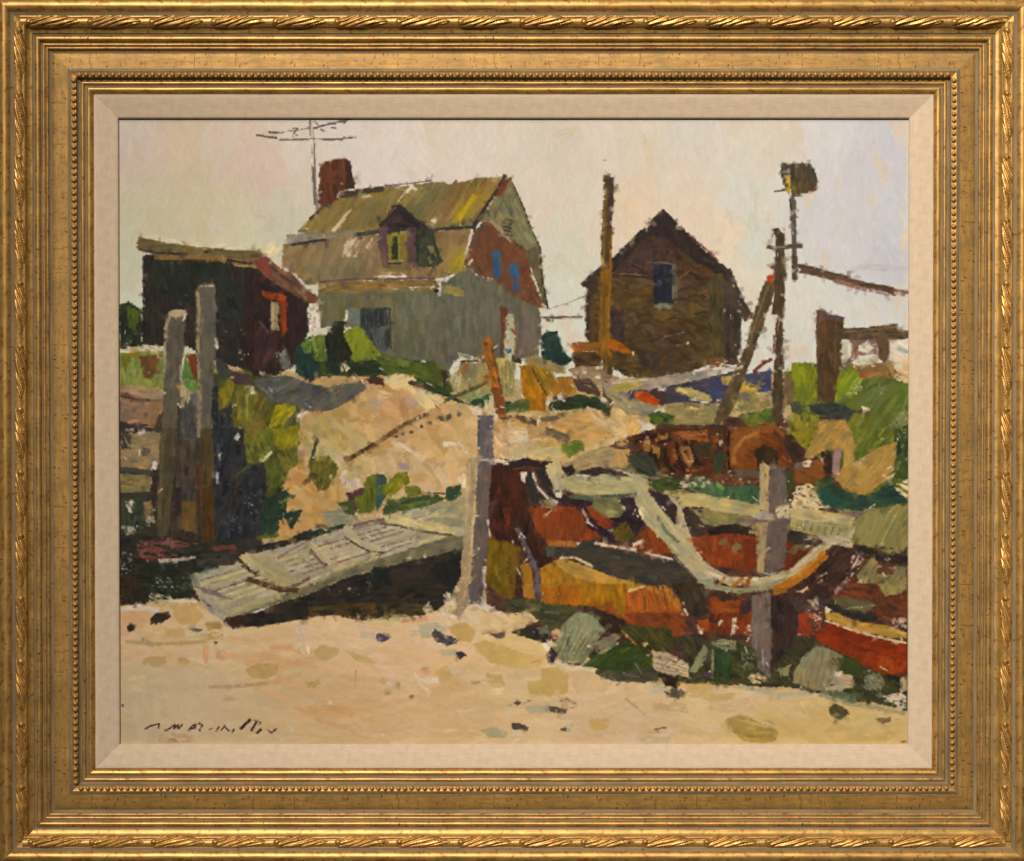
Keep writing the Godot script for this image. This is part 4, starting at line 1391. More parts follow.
func paint_left_bank() -> void:
	tile(0, 1)
	f([52,180,100,165,162,200,164,385,52,402], 0x222a1f, 90, 0.05, 0.25)
	f([58,172,110,180,160,212,150,262,130,310,100,296,90,220], 0x475620, 100, 0.1, 0.25)
	f([52,390,110,385,110,420,80,432,52,425], 0xcbc6ba, 20, 0.35)
	f([140,390,280,385,282,420,150,425], 0xc8c2b4, 20, 0.4)
	flecks([60,340,160,300,160,380,70,390], 16, 9, 0x586428)
	f([52,425,285,412,280,612,52,592], 0x7c8644, 90, 0.0, 0.18)
	s([75,440,150,432], 34, 0x85781f, 0.2)
	f([150,445,262,435,235,520,208,565,172,545], 0x684826, 90, 0.1)
	f([60,445,105,440,82,535], 0x66681f, 90, 0.15)
	f([372,440,442,425,448,622,402,628,375,560], 0x57763c, 95, 0.05)
	f([394,428,448,430,452,590,422,530], 0x69391f, 95)
	f([365,600,405,615,428,655,410,700,380,722,362,700], 0xa99d7a, 95, 0.1)
	# nailed box
	f([52,596,150,600,275,622,295,660,240,812,52,792], 0x8e6f5a, 0, 0.0, 0.14)
	f([85,588,200,598,262,612,290,655,220,662,100,628,60,615], 0xa48a68, 5, 0.0, 0.14)
	s([55,645,120,658,205,665], 14, 0x4b3d37, 0.25)
	s([55,630,100,640], 16, 0x6a4030, 0.25)
	f([195,690,262,675,245,812,180,800], 0x8d7049, 95, 0.1)
	s([258,740,236,805], 16, 0x4c3529, 0.15)
	d(122,716,17,0x6a5d56)
	d(185,742,13,0x6a5d56)
	f([52,778,190,788,185,835,52,835], 0x3b3531, 0, 0.1)
	flecks([55,815,200,815,200,860,55,860], 14, 13, 0xccc2b6)
	tile(0, 2)
	f([52,20,265,10,252,172,215,205,52,195], 0x8e7a5a, 0, 0.0, 0.16)
	f([52,18,108,22,102,92,58,98], 0x393a35, 60, 0.15)
	flecks([120,0,180,0,180,40,120,40], 8, 13, 0xc6bcb0)
	d(182,112,30,0x55514c,0.8,0,0.15)
	s([52,198,130,205,225,222], 26, 0x45453b, 0.1)
	f([52,220,225,236,212,312,52,322], 0x7e734f, 0, 0.0, 0.14)
	s([52,332,140,330,222,322], 24, 0x393831, 0.12)
	f([52,350,185,340,182,532,52,535], 0x343a2c, 90, 0.0, 0.3)
	f([172,370,216,362,218,408,178,410], 0x8b7552, 0)
	f([175,410,225,405,225,480,180,470], 0x6c5d4c, 0, 0.2)
	s([222,180,228,330], 24, 0x3b2723, 0.15)
	f([78,365,118,358,110,415,95,400], 0xccc6ba, 80, 0.15)
	flecks([70,490,140,490,140,535,70,535], 12, 13, 0xc2bab0)
	flecks([170,440,230,440,220,490,170,490], 10, 12, 0xc8bca8)
	d(230,180,18,0xd0c8c0,1.3)
	f([345,-5,462,-5,462,150,440,362,450,525,350,512,338,200], 0x443c33, 90, 0.05, 0.25)
	f([370,370,440,368,440,526,358,502], 0x68512a, 95, 0.05)
	f([332,290,362,290,362,420,330,475], 0x34292b, 90)
	s([370,40,440,45], 18, 0x5a524a, 0.25)
	f([440,180,462,180,462,440,448,440], 0x4c2f22, 90, 0.1)
	tile(0, 1)
	f([350,722,400,690,452,615,452,862,350,862], 0x4a4845, 90, 0.05, 0.2)
	f([410,640,450,620,452,700,420,690], 0x5c5c5c, 60, 0.1)
	f([296,222,386,216,376,400,368,540,345,862,264,862,280,560,278,300], 0x585347, 93, 0.0, 0.14)
	s([322,214,292,270,282,400,278,545], 18, 0x9d8e70, 0.2)
	f([298,212,345,198,388,208,372,236,345,242,310,236], 0xb4a384, 10)
	s([385,225,378,262], 14, 0xcabfae, 0.25)
	s([384,425,372,480,360,560], 12, 0xc6bba8, 0.3)
	s([354,690,350,862], 16, 0x37332d, 0.12)
	f([458,76,480,68,536,74,546,250,538,450,526,862,450,862,456,500,440,250,440,112], 0x5e594f, 91, 0.0, 0.12)
	s([448,112,458,200,450,300,452,420], 18, 0x998966, 0.2)
	s([456,470,462,600], 12, 0x94856a, 0.4)
	f([444,612,470,606,464,862,446,850], 0x8d7e64, 90, 0.1)
	s([470,80,530,78], 14, 0xbcb0a0, 0.5)
	s([542,350,550,400], 14, 0xc8bfb4, 0.3)
	tile(0, 2)
	f([264,-8,346,-8,332,200,312,400,300,545,238,545,250,300], 0x4b4431, 92, 0.0, 0.18)
	s([270,20,256,300,248,500], 22, 0x5a5238, 0.3)
	f([460,-8,530,-8,546,200,538,622,470,622,462,300], 0x4c3f28, 91, 0.0, 0.16)
	f([470,300,545,280,538,622,472,622], 0x493318, 91, 0.15)
	flecks([540,60,575,60,565,280,540,320], 16, 11, 0xa9a6b4)
	# bushes
	tile(0, 1)
	f([524,620,556,550,562,862,524,862], 0x24282c, 90, 0.05)
	f([555,600,640,525,705,600,705,862,560,862], 0x5a5a22, 100, 0.05, 0.25)
	f([700,610,760,620,838,662,855,722,800,790,710,862], 0x595623, 110, 0.05, 0.25)
	f([560,625,645,538,625,640,585,706], 0x7c701b, 100, 0.1)
	f([640,622,722,600,732,785,655,805], 0x6b6628, 95, 0.1)
	s([706,620,700,760], 14, 0x8a8a40, 0.35)
	f([850,692,900,682,952,680,962,722,890,790,806,815], 0x8c8214, -42, 0.0, 0.22)
	f([870,800,962,790,1005,862,870,862], 0x7b761b, 70, 0.1, 0.25)
	f([690,790,790,770,830,862,690,862], 0x77672b, 60, 0.15)
	f([560,722,622,688,642,862,560,862], 0x2c3033, 90, 0.1, 0.3)
	f([962,742,1010,690,1010,730,960,782], 0xcbbfae, -50, 0.3)
	s([900,790,985,690], 20, 0x5c5a4a, 0.25)
	f([600,508,722,540,724,592,640,582], 0x4b353b, 15, 0.1)
	f([545,452,600,480,622,532,552,562], 0x3b3d3b, 60, 0.15)
	f([864,432,905,400,938,500,880,510], 0x595b55, 95, 0.15)
	f([740,562,830,545,900,540,1030,582,1030,722,900,684,820,672,752,602], 0x51524d, -30, 0.0, 0.16)
	s([760,590,840,660], 12, 0x6a6a62, 0.3)
	s([850,620,960,560], 16, 0x62625c, 0.3)
	f([954,390,1030,338,1045,450,1030,565,950,522], 0x1e3630, 90, 0.05, 0.25)
	f([980,385,1024,335,1030,425,1000,430], 0x647e2c, 95, 0.15)
	f([715,590,740,600,738,640,722,635], 0xc9beb2, 90, 0.2)
	flecks([760,510,800,520,790,545,760,545], 8, 10, 0xb4aca4)
	flecks([840,420,910,400,900,440,850,450], 8, 10, 0x9a9c94)
	flecks([660,420,700,430,690,460,660,460], 6, 8, 0xb8aaa8)
	d(655,845,20,0xc6c0b8,1.0,40,0.2)
	tile(0, 2)
	f([532,-8,682,-8,700,160,785,165,805,300,790,530,640,575,536,575], 0x292b2f, 100, 0.0, 0.3)
	f([690,-8,865,-8,810,160,702,172], 0x5d6226, 60, 0.05, 0.25)
	f([700,-8,760,-8,740,60,690,60], 0x756728, 60, 0.2)
	f([838,-8,965,-8,985,60,905,125,830,62], 0x787216, -60, 0.05, 0.25)
	f([960,0,1024,-10,1024,60,985,90], 0xb29a64, 70, 0.3)
	f([790,165,905,128,908,258,835,305,802,285], 0x4c5323, 100, 0.05, 0.25)
	f([850,120,960,80,960,180,900,220], 0x63602a, 60, 0.2)
	s([780,158,805,135,826,108], 16, 0xc6c2a2, 0.25)
	s([660,20,645,45], 24, 0xb8b8b4, 0.3)
	s([640,240,720,170], 16, 0x3f4a30, 0.3)
	flecks([580,260,800,300,780,500,580,520], 40, 6, 0x5c5e70)
	flecks([690,330,800,320,770,440,690,440], 26, 6, 0x77788a)
	flecks([560,440,680,440,680,540,560,540], 40, 6, 0x53555e)
	s([552,70,564,180], 18, 0x3a4160, 0.35)
	s([550,215,548,270], 18, 0xbcb8c4, 0.3)
	f([778,362,850,330,918,298,900,380,905,470,840,535,778,525], 0x23342b, 110, 0.05, 0.25)
	f([895,425,985,410,960,460,935,510,905,490], 0x26362e, 30, 0.1)
	s([890,320,940,345], 22, 0x2a3c30, 0.3)
	s([880,400,900,350], 20, 0x4a5c24, 0.3)
	f([865,470,900,450,930,520,880,540], 0xb98f55, 80, 0.2)
	d(980,120,26,0xa08684,0.7,0,0.2)
	s([990,275,1024,250], 26, 0x52422c, 0.25)
	s([760,552,865,536], 18, 0x596024, 0.25)
	# earth at the foot of the posts
	f([52,532,140,540,330,560,470,575,640,570,760,590,900,560,1030,505,1030,560,840,622,740,645,560,650,300,690,52,710], 0x2c2a25, -5, 0.0, 0.3)
	f([130,585,220,560,330,565,462,580,330,640,210,668,150,650], 0x683d36, 10, 0.3, 0.25)
	flecks([140,560,340,540,340,640,150,650], 26, 12, 0x8a6a68)
	s([528,604,590,600,642,596], 26, 0x6a3d36, 0.2)
	s([300,620,380,615,470,600], 34, 0x2c3429, 0.2)
	f([52,690,420,670,560,645,660,640,520,722,420,745,445,862,52,862], 0x262a22, 0, 0.0, 0.3)
	f([440,640,650,620,650,680,520,705,440,700], 0x3a3834, 0, 0.2)
	s([250,668,340,664,430,650], 20, 0xb6a79b, 0.4)
	flecks([55,620,110,620,110,780,55,780], 26, 9, 0x9a9690)
	f([52,740,160,760,170,862,52,862], 0x352a20, 80, 0.1, 0.25)
	s([480,725,540,710], 22, 0x5f6a58, 0.4)
	tile(0, 3)
	f([52,-8,425,-8,420,62,330,72,250,80,150,98,52,108], 0x272a22, 0, 0.0, 0.3)
	f([52,-8,160,-8,180,90,52,108], 0x332a20, 80, 0.15)
	flecks([175,-5,400,-60,420,40,230,70], 50, 9, 0x6c7766)
	flecks([240,-40,330,-40,330,20,240,20], 16, 9, 0x93998c)
	f([200,45,300,50,330,80,240,120,200,90], 0x9d9a80, 30, 0.35)

func paint_dock() -> void:
	tile(1, 2)
	# growth behind the boards
	f([-8,150,100,128,148,190,95,300,42,315,-2,225], 0x5e5b23, 100, 0.05, 0.25)
	s([8,150,36,45], 18, 0x36402e, 0.15)
	d(15,235,24,0x45402a)
	f([60,420,180,398,245,442,205,492,90,495], 0x858570, 10, 0.1)
	f([-8,515,80,500,172,488,160,542,-8,562], 0x2a3528, 0, 0.08, 0.3)
	s([30,490,90,500], 26, 0x6f5a4a, 0.35)
	f([180,325,282,288,302,420,232,425], 0x4a3136, 60, 0.1)
	f([135,372,222,358,235,435,180,425], 0x3c4a2c, 40, 0.1)
	f([326,230,365,222,395,250,392,335,342,425], 0x3e5446, 90, 0.05)
	f([288,245,318,225,342,235,334,410,250,435,226,345,270,330], 0x5b6322, 95, 0.0, 0.22)
	f([375,405,400,358,640,328,695,352,600,392,376,436], 0x47572d, -10, 0.0, 0.25)
	s([470,370,660,335], 18, 0x36442a, 0.3)
	f([356,322,440,222,500,212,514,268,420,342], 0x72731b, -45, 0.0, 0.2)
	f([480,292,560,285,574,330,500,344], 0x5d6423, 20, 0.05)
	f([690,345,702,292,772,278,776,330,722,375], 0x33452c, 100, 0.05)
	s([570,318,690,325], 8, 0x4a3030, 0.2)
	flecks([230,430,380,420,370,460,240,470], 20, 10, 0xcabfa8)
	# deck
	f([-614,740,-390,690,-280,630,0,562,180,500,390,440,600,392,790,345,792,532,620,588,380,652,150,727,0,787,-144,842,-434,942,-594,814], 0xaaa08a, -15, 0.0, 0.1)
	scumble([-560,760,-380,700,-260,650,0,580,200,510,400,455,600,410,780,370,780,525,600,580,380,640,150,715,0,775,-144,830,-420,925], [-500,770,0x9b9276, -300,780,0xa39a82, -400,870,0xa09780, -100,700,0x9c917a, -100,620,0xa69c80, 100,600,0xa99b84, 100,700,0xa39372, 300,560,0xa4967e, 450,540,0xaa9c82, 600,480,0xa09474, 700,420,0x928b6c, 740,390,0x8c866a, 200,640,0xb0a080], 330, 22, 110, -18, 10, 0.75, 14.0, 0.2)
	# separate slats, each laid with a few loaded strokes
	var tones := [0xb1a486, 0xa89e88, 0xbcb196, 0xaaa08a, 0xc0b280, 0x9c9179]
	for r in 7:
		var t := (r + 0.5) / 7.0
		var from := Vector2(-600, 748).lerp(Vector2(-440, 930), t)
		var to := Vector2(770, 362).lerp(Vector2(770, 520), t)
		var at := 0.0
		while at < 0.98:
			var stop := minf(1.0, at + rng.randf_range(0.12, 0.30))
			var a := from.lerp(to, at + 0.006)
			var b := from.lerp(to, stop - 0.006)
			s([a.x, a.y, b.x, b.y], 21, tones[rng.randi_range(0, 5)], 0.2, 0.95)
			at = stop
		if r < 6:
			for k in 5:
				var u := rng.randf_range(0.0, 0.85)
				var c := from.lerp(to, u) + Vector2(4, 13)
				var e := from.lerp(to, u + 0.12) + Vector2(4, 13)
				s([c.x, c.y, e.x, e.y], 7, 0x6f5b4e, 0.3, 0.9)
	f([600,395,790,345,792,500,700,492,640,450], 0x8f886b, -10, 0.15, 0.14)
	f([615,425,680,418,705,445,640,445], 0xb2aa80, 5, 0.1)
	# gaps between boards
	for g in [[215,505,390,465], [290,545,440,505], [310,565,475,520], [350,600,560,545], [400,612,520,575], [230,480,370,450], [-20,600,60,690], [20,640,90,700], [-60,640,40,720], [-200,690,-120,770], [0,690,40,730]]:
		s([g[0], g[1], g[2], g[3]], 9, 0x85766a, 0.35)
	s([225,490,300,470,385,455], 16, 0x6f5c56, 0.3)
	f([165,520,190,485,260,560,390,612,385,626,290,610,200,560], 0xb1a486, 35, 0.05, 0.1)
	s([175,545,260,600,300,618,375,626], 9, 0x4b3d2f, 0.2)
	f([380,445,420,436,560,462,765,502,752,530,640,522,500,492,390,474], 0xc0b280, 12, 0.05, 0.12)
	s([360,478,440,486,560,515,730,538], 12, 0x5a4d3f, 0.2)
	f([-30,560,20,585,130,685,90,700,20,640,-30,600], 0xae9f82, 42, 0.1)
	s([0,605,60,680,90,690], 8, 0x5c4c3c, 0.25)
	s([120,715,250,675,360,640], 14, 0xb8aa78, 0.35)
	flecks([380,600,700,540,700,570,390,650], 20, 10, 0xbcae8c)
	# edge beam and the dark underneath
	f([-434,948,-144,848,0,790,150,730,390,648,720,540,785,545,785,606,390,700,150,768,0,838,-144,878,-400,975], 0x6b674f, -16, 0.0, 0.16)
	f([-434,944,-300,890,-144,842,-150,870,-300,920,-420,975], 0x9a9072, -18, 0.15)
	s([300,660,200,705,40,775], 14, 0x878066, 0.35)
	f([-425,965,-300,940,-144,884,0,840,150,772,390,702,785,606,775,742,742,800,720,862,650,922,590,948,290,978,120,948,0,958,-124,988,-390,1018], 0x2a2621, -10, 0.0, 0.3)
	f([300,740,330,700,390,700,420,800,310,790], 0x1f2423, 80, 0.1)
	f([640,690,760,650,775,740,740,800,660,770], 0x1f2022, 80, 0.15)
	scumble([400,720,640,680,640,760,420,780], [500,720,0x382f2a, 600,700,0x332b28], 22, 10, 130, -12, 6, 0.9, 6.0, 0.4)
	f([-8,905,100,900,330,880,360,955,285,976,120,946,-8,956], 0x49391f, 0, 0.15, 0.3)
	f([370,890,590,890,640,925,590,946,380,960], 0x423a24, 0, 0.15, 0.3)
	flecks([0,830,320,770,320,840,0,880], 60, 6, 0x77707a)
	f([-380,970,-340,960,-330,1010,-385,1012], 0x3c2620, 60, 0.1)
	# left end of the deck
	tile(0, 2)
	f([410,742,530,722,560,740,450,762], 0x9aa08c, -10, 0.3)
	s([435,800,480,815,560,835], 14, 0x776868, 0.3)
	s([510,832,600,800,720,765], 9, 0x6f5645, 0.2)
	f([400,735,440,750,460,790,430,800], 0x85856c, 60, 0.1)
	f([660,645,720,632,820,700,960,760,900,800,760,735,690,690], 0xa69a72, 38, 0.05, 0.12)
	f([670,640,700,634,790,720,770,745,700,690], 0xbbae84, 42, 0.1)
	s([640,640,680,690,745,735], 20, 0x3f2b1d, 0.12)
	s([705,762,790,790,870,815,960,822], 30, 0x503b27, 0.2)
	s([880,815,960,790,1024,755], 18, 0x6f5642, 0.3)
	s([810,640,900,700,1010,720], 10, 0xb8a6a4, 0.35)
	s([860,650,1024,560], 14, 0x8a7874, 0.3)
	f([750,650,830,640,900,700,940,770,860,745], 0x9a9070, 45, 0.2)
	f([960,610,1024,580,1024,690,960,660], 0xa0977a, -30, 0.1)
	tile(0, 3)
	s([420,50,480,90,560,130,600,210], 20, 0x413531, 0.3)
	s([470,30,640,75], 14, 0x7d6e6c, 0.35)
	f([440,40,560,110,600,150,580,190,520,150,460,90], 0xa89e88, 40, 0.15)
	s([600,150,720,100,880,45], 24, 0xa79d70, 0.2)
	f([590,165,640,160,660,200,630,228,600,205], 0x3a2822, 60)
	# tall post at the end of the deck
	tile(1, 2)
	f([806,152,862,138,852,300,834,560,806,760,792,900,752,900,786,560,798,300], 0xa38e6d, 93, 0.0, 0.12)
	s([850,170,852,300,836,460,820,640], 12, 0xbfae80, 0.3)
	s([815,170,805,350,795,560], 9, 0xb9a87c, 0.4)
	f([862,-75,940,-72,936,170,918,400,912,600,892,760,882,890,818,890,830,700,850,400,858,150], 0x615651, 93, 0.0, 0.12)
	f([868,-70,935,-70,935,150,860,150], 0x625a5c, 92, 0.1)
	s([865,-70,858,140], 8, 0x46434e, 0.2)
	s([850,155,910,150,930,165], 12, 0x9a928a, 0.3)
	s([910,460,925,550], 16, 0xc8beb0, 0.35)
	s([892,700,895,810], 20, 0xc2b6b0, 0.4)
	flecks([925,-60,945,-60,950,200,925,200], 18, 8, 0xc8b8ae)
	flecks([760,760,800,700,760,880,720,900], 16, 9, 0xc4b8a8)
	tile(1, 3)
	f([754,-5,814,-5,806,100,768,182,732,145,748,80], 0x9a8569, 95, 0.05)
	f([812,-5,892,-5,880,70,815,100], 0x5c5356, 93, 0.05)
	flecks([670,60,750,20,740,170,670,170], 50, 16, 0xd2c2aa)
	flecks([790,110,900,60,870,190,780,190], 46, 15, 0xd0c2ae)

func paint_boats() -> void:
	tile(1, 2)
	f([930,178,1040,178,1040,575,930,556,912,430,925,300], 0x3a1e17, 90, 0.0, 0.28)
	f([985,400,1040,395,1040,500,995,490], 0x672d18, 95, 0.25)
	f([912,558,1040,568,1040,862,985,856,898,785], 0x6a5412, 90, 0.0, 0.2)
	f([940,-5,1100,-5,1100,150,945,140], 0xc7a67a, 60, 0.1)
	s([940,150,1010,165,1100,150], 22, 0xd4c8b4, 0.3)
	tile(2, 2)
	f([-5,200,60,200,100,400,135,520,195,600,225,680,140,725,60,610,-5,565], 0x3a2119, 85, 0.0, 0.28)
	f([0,220,45,215,50,360,10,420,-5,400], 0x4c2416, 90, 0.2)
	f([80,95,200,95,272,92,282,130,240,165,90,138], 0xbfab76, 5, 0.05, 0.1)
	f([-5,55,95,60,95,140,-5,150], 0xb5a682, 20, 0.25)
	f([-5,10,90,0,90,60,-5,70], 0xd0bc98, 20, 0.3)
	s([-5,180,80,162,205,180], 42, 0x2d1f20, 0.1)
	f([130,195,182,198,235,312,272,360,240,372,155,270], 0x2c2526, 70)
	f([78,232,118,222,152,382,112,372], 0x2f2c29, 85)
	f([52,210,90,212,80,270,60,260], 0xcdc4b8, 60, 0.2)
	s([115,220,140,290,190,345,240,370], 14, 0xcfc4b6, 0.15)
	s([200,200,215,250], 14, 0xcdc0b0, 0.2)
	f([225,318,272,318,262,352,235,345], 0xd2c8b8, 60, 0.1)
	# olive boards and stones at the top
	f([305,165,380,120,480,82,600,100,592,192,400,192,320,205], 0x998662, -15, 0.0, 0.14)
	f([520,110,610,95,605,195,560,180], 0xb58d58, 60, 0.3)
	f([260,72,340,55,378,62,382,102,300,135,268,110], 0x65702d, 20, 0.05, 0.25)
	s([185,8,230,25,295,55], 34, 0x6d5d48, 0.1)
	f([130,60,220,40,250,80,160,90], 0xb09458, 20, 0.2)
	f([345,212,450,188,560,210,625,238,500,232,400,235], 0x34282b, 8, 0.05)
	f([270,190,320,185,330,225,290,245,262,220], 0x2a1f23, 40, 0.05)
	s([340,232,440,238], 14, 0xcdc2b6, 0.3)
	s([560,205,630,235], 14, 0xcdbfae, 0.3)
	flecks([510,30,600,0,600,60,530,80], 20, 11, 0xcbb9a4)
	d(575,60,30,0xb08e58)
	# rusty machine
	f([605,45,690,5,800,-10,1040,0,1040,245,900,245,780,225,735,150,640,85], 0x482b18, 20, 0.0, 0.3)
	f([820,10,900,0,1010,-5,1015,62,900,48], 0x884c24, 5, 0.05, 0.22)
	f([810,60,870,60,870,170,820,180], 0x5e3016, 90, 0.1)
	f([680,55,712,48,712,112,682,105], 0x8b6435, 90)
	f([728,78,768,90,762,148,730,138], 0x8f6833, 90)
	f([758,20,808,18,802,80,772,72], 0x8c6538, 80)
	f([862,85,915,82,938,130,925,195,895,165], 0x8a6238, 70, 0.1)
	for g in [[640,60,720,30,790,12], [660,110,740,130,760,190], [790,90,800,180,840,215], [850,60,860,150,900,220], [940,90,950,160,1000,200], [700,20,760,60,820,50]]:
		s(g, 22, 0x2a1a12, 0.35)
	for g in [[700,70,690,110], [745,60,760,20], [840,100,850,150], [960,100,975,80], [880,30,990,22], [900,205,990,212]]:
		s(g, 18, 0x8d5a30, 0.4)
	flecks([630,20,820,0,1000,10,1000,60,700,90], 16, 8, 0xcdb8a0)
	d(985,135,20,0x8c6a40)
	d(905,112,16,0x3a2418)
	f([940,80,1030,60,1030,130,960,150], 0x3a3020, 30, 0.2)
	f([920,190,1040,180,1040,250,930,240], 0x542c1c, 5, 0.15)
	flecks([540,60,640,60,660,100,560,110], 14, 12, 0x3a3026)
	f([600,140,640,115,700,110,765,205,735,242,650,215], 0x37392f, 30, 0.05, 0.25)
	f([705,270,780,250,865,238,885,300,760,318], 0x384322, 0, 0.15, 0.3)
	f([900,230,1040,250,1040,330,920,310], 0x4a6040, 10, 0.3)
	flecks([880,220,1024,230,1024,290,880,290], 30, 12, 0xcdbfae)
	# red hulls
	f([90,405,190,385,345,390,395,485,465,555,330,575,190,575,135,505], 0x7b3a19, 80, 0.0, 0.22)
	scumble([110,410,330,400,380,490,440,545,200,560,140,500], [200,440,0x823c18, 300,450,0x7a3a1a, 250,530,0x763c22, 150,420,0x84421c], 44, 24, 90, 85, 12, 0.7, 8.0, 0.2)
	f([150,360,230,360,215,400,160,400], 0x7b7250, 20, 0.2)
	f([378,388,432,388,535,470,515,505,445,495,400,440], 0x783619, 40, 0.05, 0.2)
	f([636,610,660,540,705,500,765,530,832,625,740,640], 0x7a3c1b, 60, 0.0, 0.2)
	f([915,552,1040,532,1040,700,960,625], 0x7c3b1c, 60, 0.05, 0.2)
	f([265,335,420,362,580,340,655,350,685,480,620,572,520,575,445,520,400,500,345,400,262,382], 0x2e2128, 20, 0.0, 0.28)
	f([385,390,430,392,530,468,515,500,450,490], 0x79371b, 42, 0.1)
	s([370,400,400,470,440,500], 12, 0xb89a94, 0.5)
	f([280,325,430,335,590,310,650,320,580,350,420,365,300,350], 0x4c5642, 0, 0.2)
	f([428,352,540,342,592,400,572,440,500,452,420,392], 0x6c6948, 20, 0.0, 0.2)
	d(515,425,28,0x8a845c)
	f([520,512,592,468,642,540,604,575,540,565], 0x55471a, -60, 0.05, 0.22)
	f([188,565,335,570,335,600,200,596], 0xa0642f, 0, 0.05)
	f([330,570,360,570,345,592], 0xd0c0ae, 0, 0.1)
	# grey gunwale
	f([205,600,340,600,375,565,435,568,470,602,650,632,832,662,900,702,1005,862,885,862,830,814,620,772,480,742,400,682,350,642,220,645], 0x3d382f, 10, 0.0, 0.18)
	f([180,600,230,600,225,640,190,650], 0x4a4c40, 20, 0.2)
	s([435,578,500,592,640,612], 18, 0xcbb7a4, 0.2)
	s([690,628,830,660], 14, 0xcab4a0, 0.25)
	s([630,590,680,565], 22, 0xcdb9a6, 0.25)
	s([840,650,900,700,960,770], 16, 0x6a545a, 0.35)
	# yellow hull
	f([150,712,225,665,330,678,470,742,620,774,820,822,885,862,900,900,600,962,500,950,360,895,160,885], 0x9d6e1c, 85, 0.0, 0.2)
	f([215,672,275,655,420,708,500,745,640,782,620,835,440,790,280,728], 0xb0893f, 20, 0.05, 0.14)
	f([640,790,820,822,870,862,640,850], 0xb07c3a, 10, 0.2)
	s([255,655,330,650,420,695], 16, 0xcab292, 0.25)
	tile(2, 3)
	f([155,-5,600,-5,605,165,500,165,370,105,160,95], 0x996a14, 88, 0.0, 0.18)
	f([155,20,360,0,352,105,180,100], 0x9a5c18, 85, 0.15)
	f([380,100,520,90,580,170,480,170,400,130], 0x7d451c, 20, 0.25)
	f([600,40,700,10,830,20,895,140,885,205,760,225,588,185], 0x95511f, 75, 0.0, 0.2)
	f([650,10,800,0,860,60,870,140,800,60], 0xa8702c, 75, 0.3)
	f([586,135,700,140,892,142,945,250,840,270,700,215,588,195], 0x793d1e, 20, 0.08, 0.22)
	s([600,30,640,20,690,5], 12, 0xd0b488, 0.3)
	f([828,-5,960,-30,1015,145,960,165,900,152], 0x342c22, 60, 0.0, 0.25)
	s([890,120,908,150], 12, 0xd0c0b0, 0.2)
	f([948,205,965,200,990,250,975,258], 0xd2c4b2, 60)
	f([960,180,1030,170,1030,245,985,240], 0x8c4418, 60, 0.1)
	f([900,160,960,170,950,250,890,240], 0x47302c, 60, 0.2)
	# stern post and bits by the tall post
	tile(2, 2)
	s([35,500,70,580,110,660,140,740,148,862], 30, 0x5f5560, 0.55)
	s([50,700,60,800], 16, 0x3a2c30, 0.2)
	f([50,690,108,676,125,862,72,862,58,780], 0x946a21, 88, 0.05)
	f([-5,592,48,600,30,862,-5,862], 0x684f14, 90, 0.1)
	f([45,700,62,720,70,862,10,862,30,760], 0x3b2422, 90, 0.15)
	tile(2, 3)
	f([-5,-5,25,-5,20,60,-5,80], 0x6a5014, 90)
	f([60,-5,118,-5,110,70,70,75], 0x97692a, 88, 0.1)
	f([118,-5,152,-5,150,70,125,75], 0x625a66, 88, 0.35)
	# diagonal planks
	tile(2, 2)
	f([180,182,242,152,292,250,272,312,222,312,205,250], 0xafa483, 70, 0.05, 0.12)
	f([268,232,440,242,560,240,640,240,695,292,640,322,440,332,290,312], 0xa79e73, 5, 0.0, 0.12)
	f([460,222,560,240,640,250,560,275,465,285], 0xb1a87c, 15, 0.15)
	f([690,302,800,332,855,392,848,482,790,450,740,372], 0x33262c, 60, 0.05)
	f([870,395,1040,395,1040,520,922,545,895,470], 0x392f2a, 20, 0.05)
	f([935,410,1040,402,1040,492,990,480], 0x7b7553, 20, 0.15)
	f([800,330,872,362,900,470,935,560,940,620,870,570,850,480,862,400], 0xa89d7e, 75, 0.05, 0.12)
	f([618,212,705,258,712,318,850,500,940,600,1005,682,1040,720,1040,812,960,765,850,645,800,585,685,472,636,362,652,322], 0xaaa07a, 55, 0.0, 0.1)
	s([755,445,800,520,862,575], 20, 0x66715a, 0.2)
	s([720,350,790,440,850,530], 12, 0xbcb28c, 0.3)
	f([640,380,690,400,690,470,650,440], 0xcabfa8, 60, 0.4)
	f([862,322,1000,325,1040,335,1040,402,880,384], 0xb6a36c, 5, 0.0, 0.12)
	f([930,640,980,620,990,680,960,700], 0xb0a088, 60, 0.2)
	f([980,770,1040,760,1040,820,1000,810], 0x8d9480, 20, 0.15)
	# cross beam, right boat
	tile(3, 2)
	f([-5,412,200,440,100,482,-5,485], 0x7b7449, 10, 0.05)
	f([-5,342,130,360,265,396,242,444,-5,412], 0xaea06e, 6, 0.0, 0.12)
	f([-5,500,130,478,205,500,195,552,60,535,-5,560], 0x29241f, 5, 0.0, 0.28)
	f([-5,545,80,530,242,546,244,705,180,725,-5,685], 0x7a381a, 85, 0.0, 0.2)
	f([165,560,244,560,244,705,180,725], 0x6a2e18, 90, 0.1)
	d(65,572,24,0x785a3c,0.7,-30)
	d(135,600,28,0x7a6244,0.7,-30)
	s([110,625,140,630], 10, 0xa0542c, 0.2)
	f([385,568,505,600,450,665,380,715], 0x69311b, 60, 0.05)
	f([398,622,450,578,512,600,430,645], 0x6a5b3a, -30, 0.1)
	f([388,510,480,518,545,592,430,585,388,562], 0x39332f, 15, 0.0, 0.25)
	f([455,610,505,630,440,720,380,715], 0x54281c, -50, 0.2)
	f([730,575,850,625,1018,650,1018,690,900,680,760,640], 0x28231f, 10, 0.2)
	f([540,530,620,510,745,500,735,602,640,590,580,580], 0xb8a887, 20, 0.1, 0.1)
	f([395,452,600,478,742,500,700,542,560,542,420,512], 0x989162, 15, 0.05, 0.14)
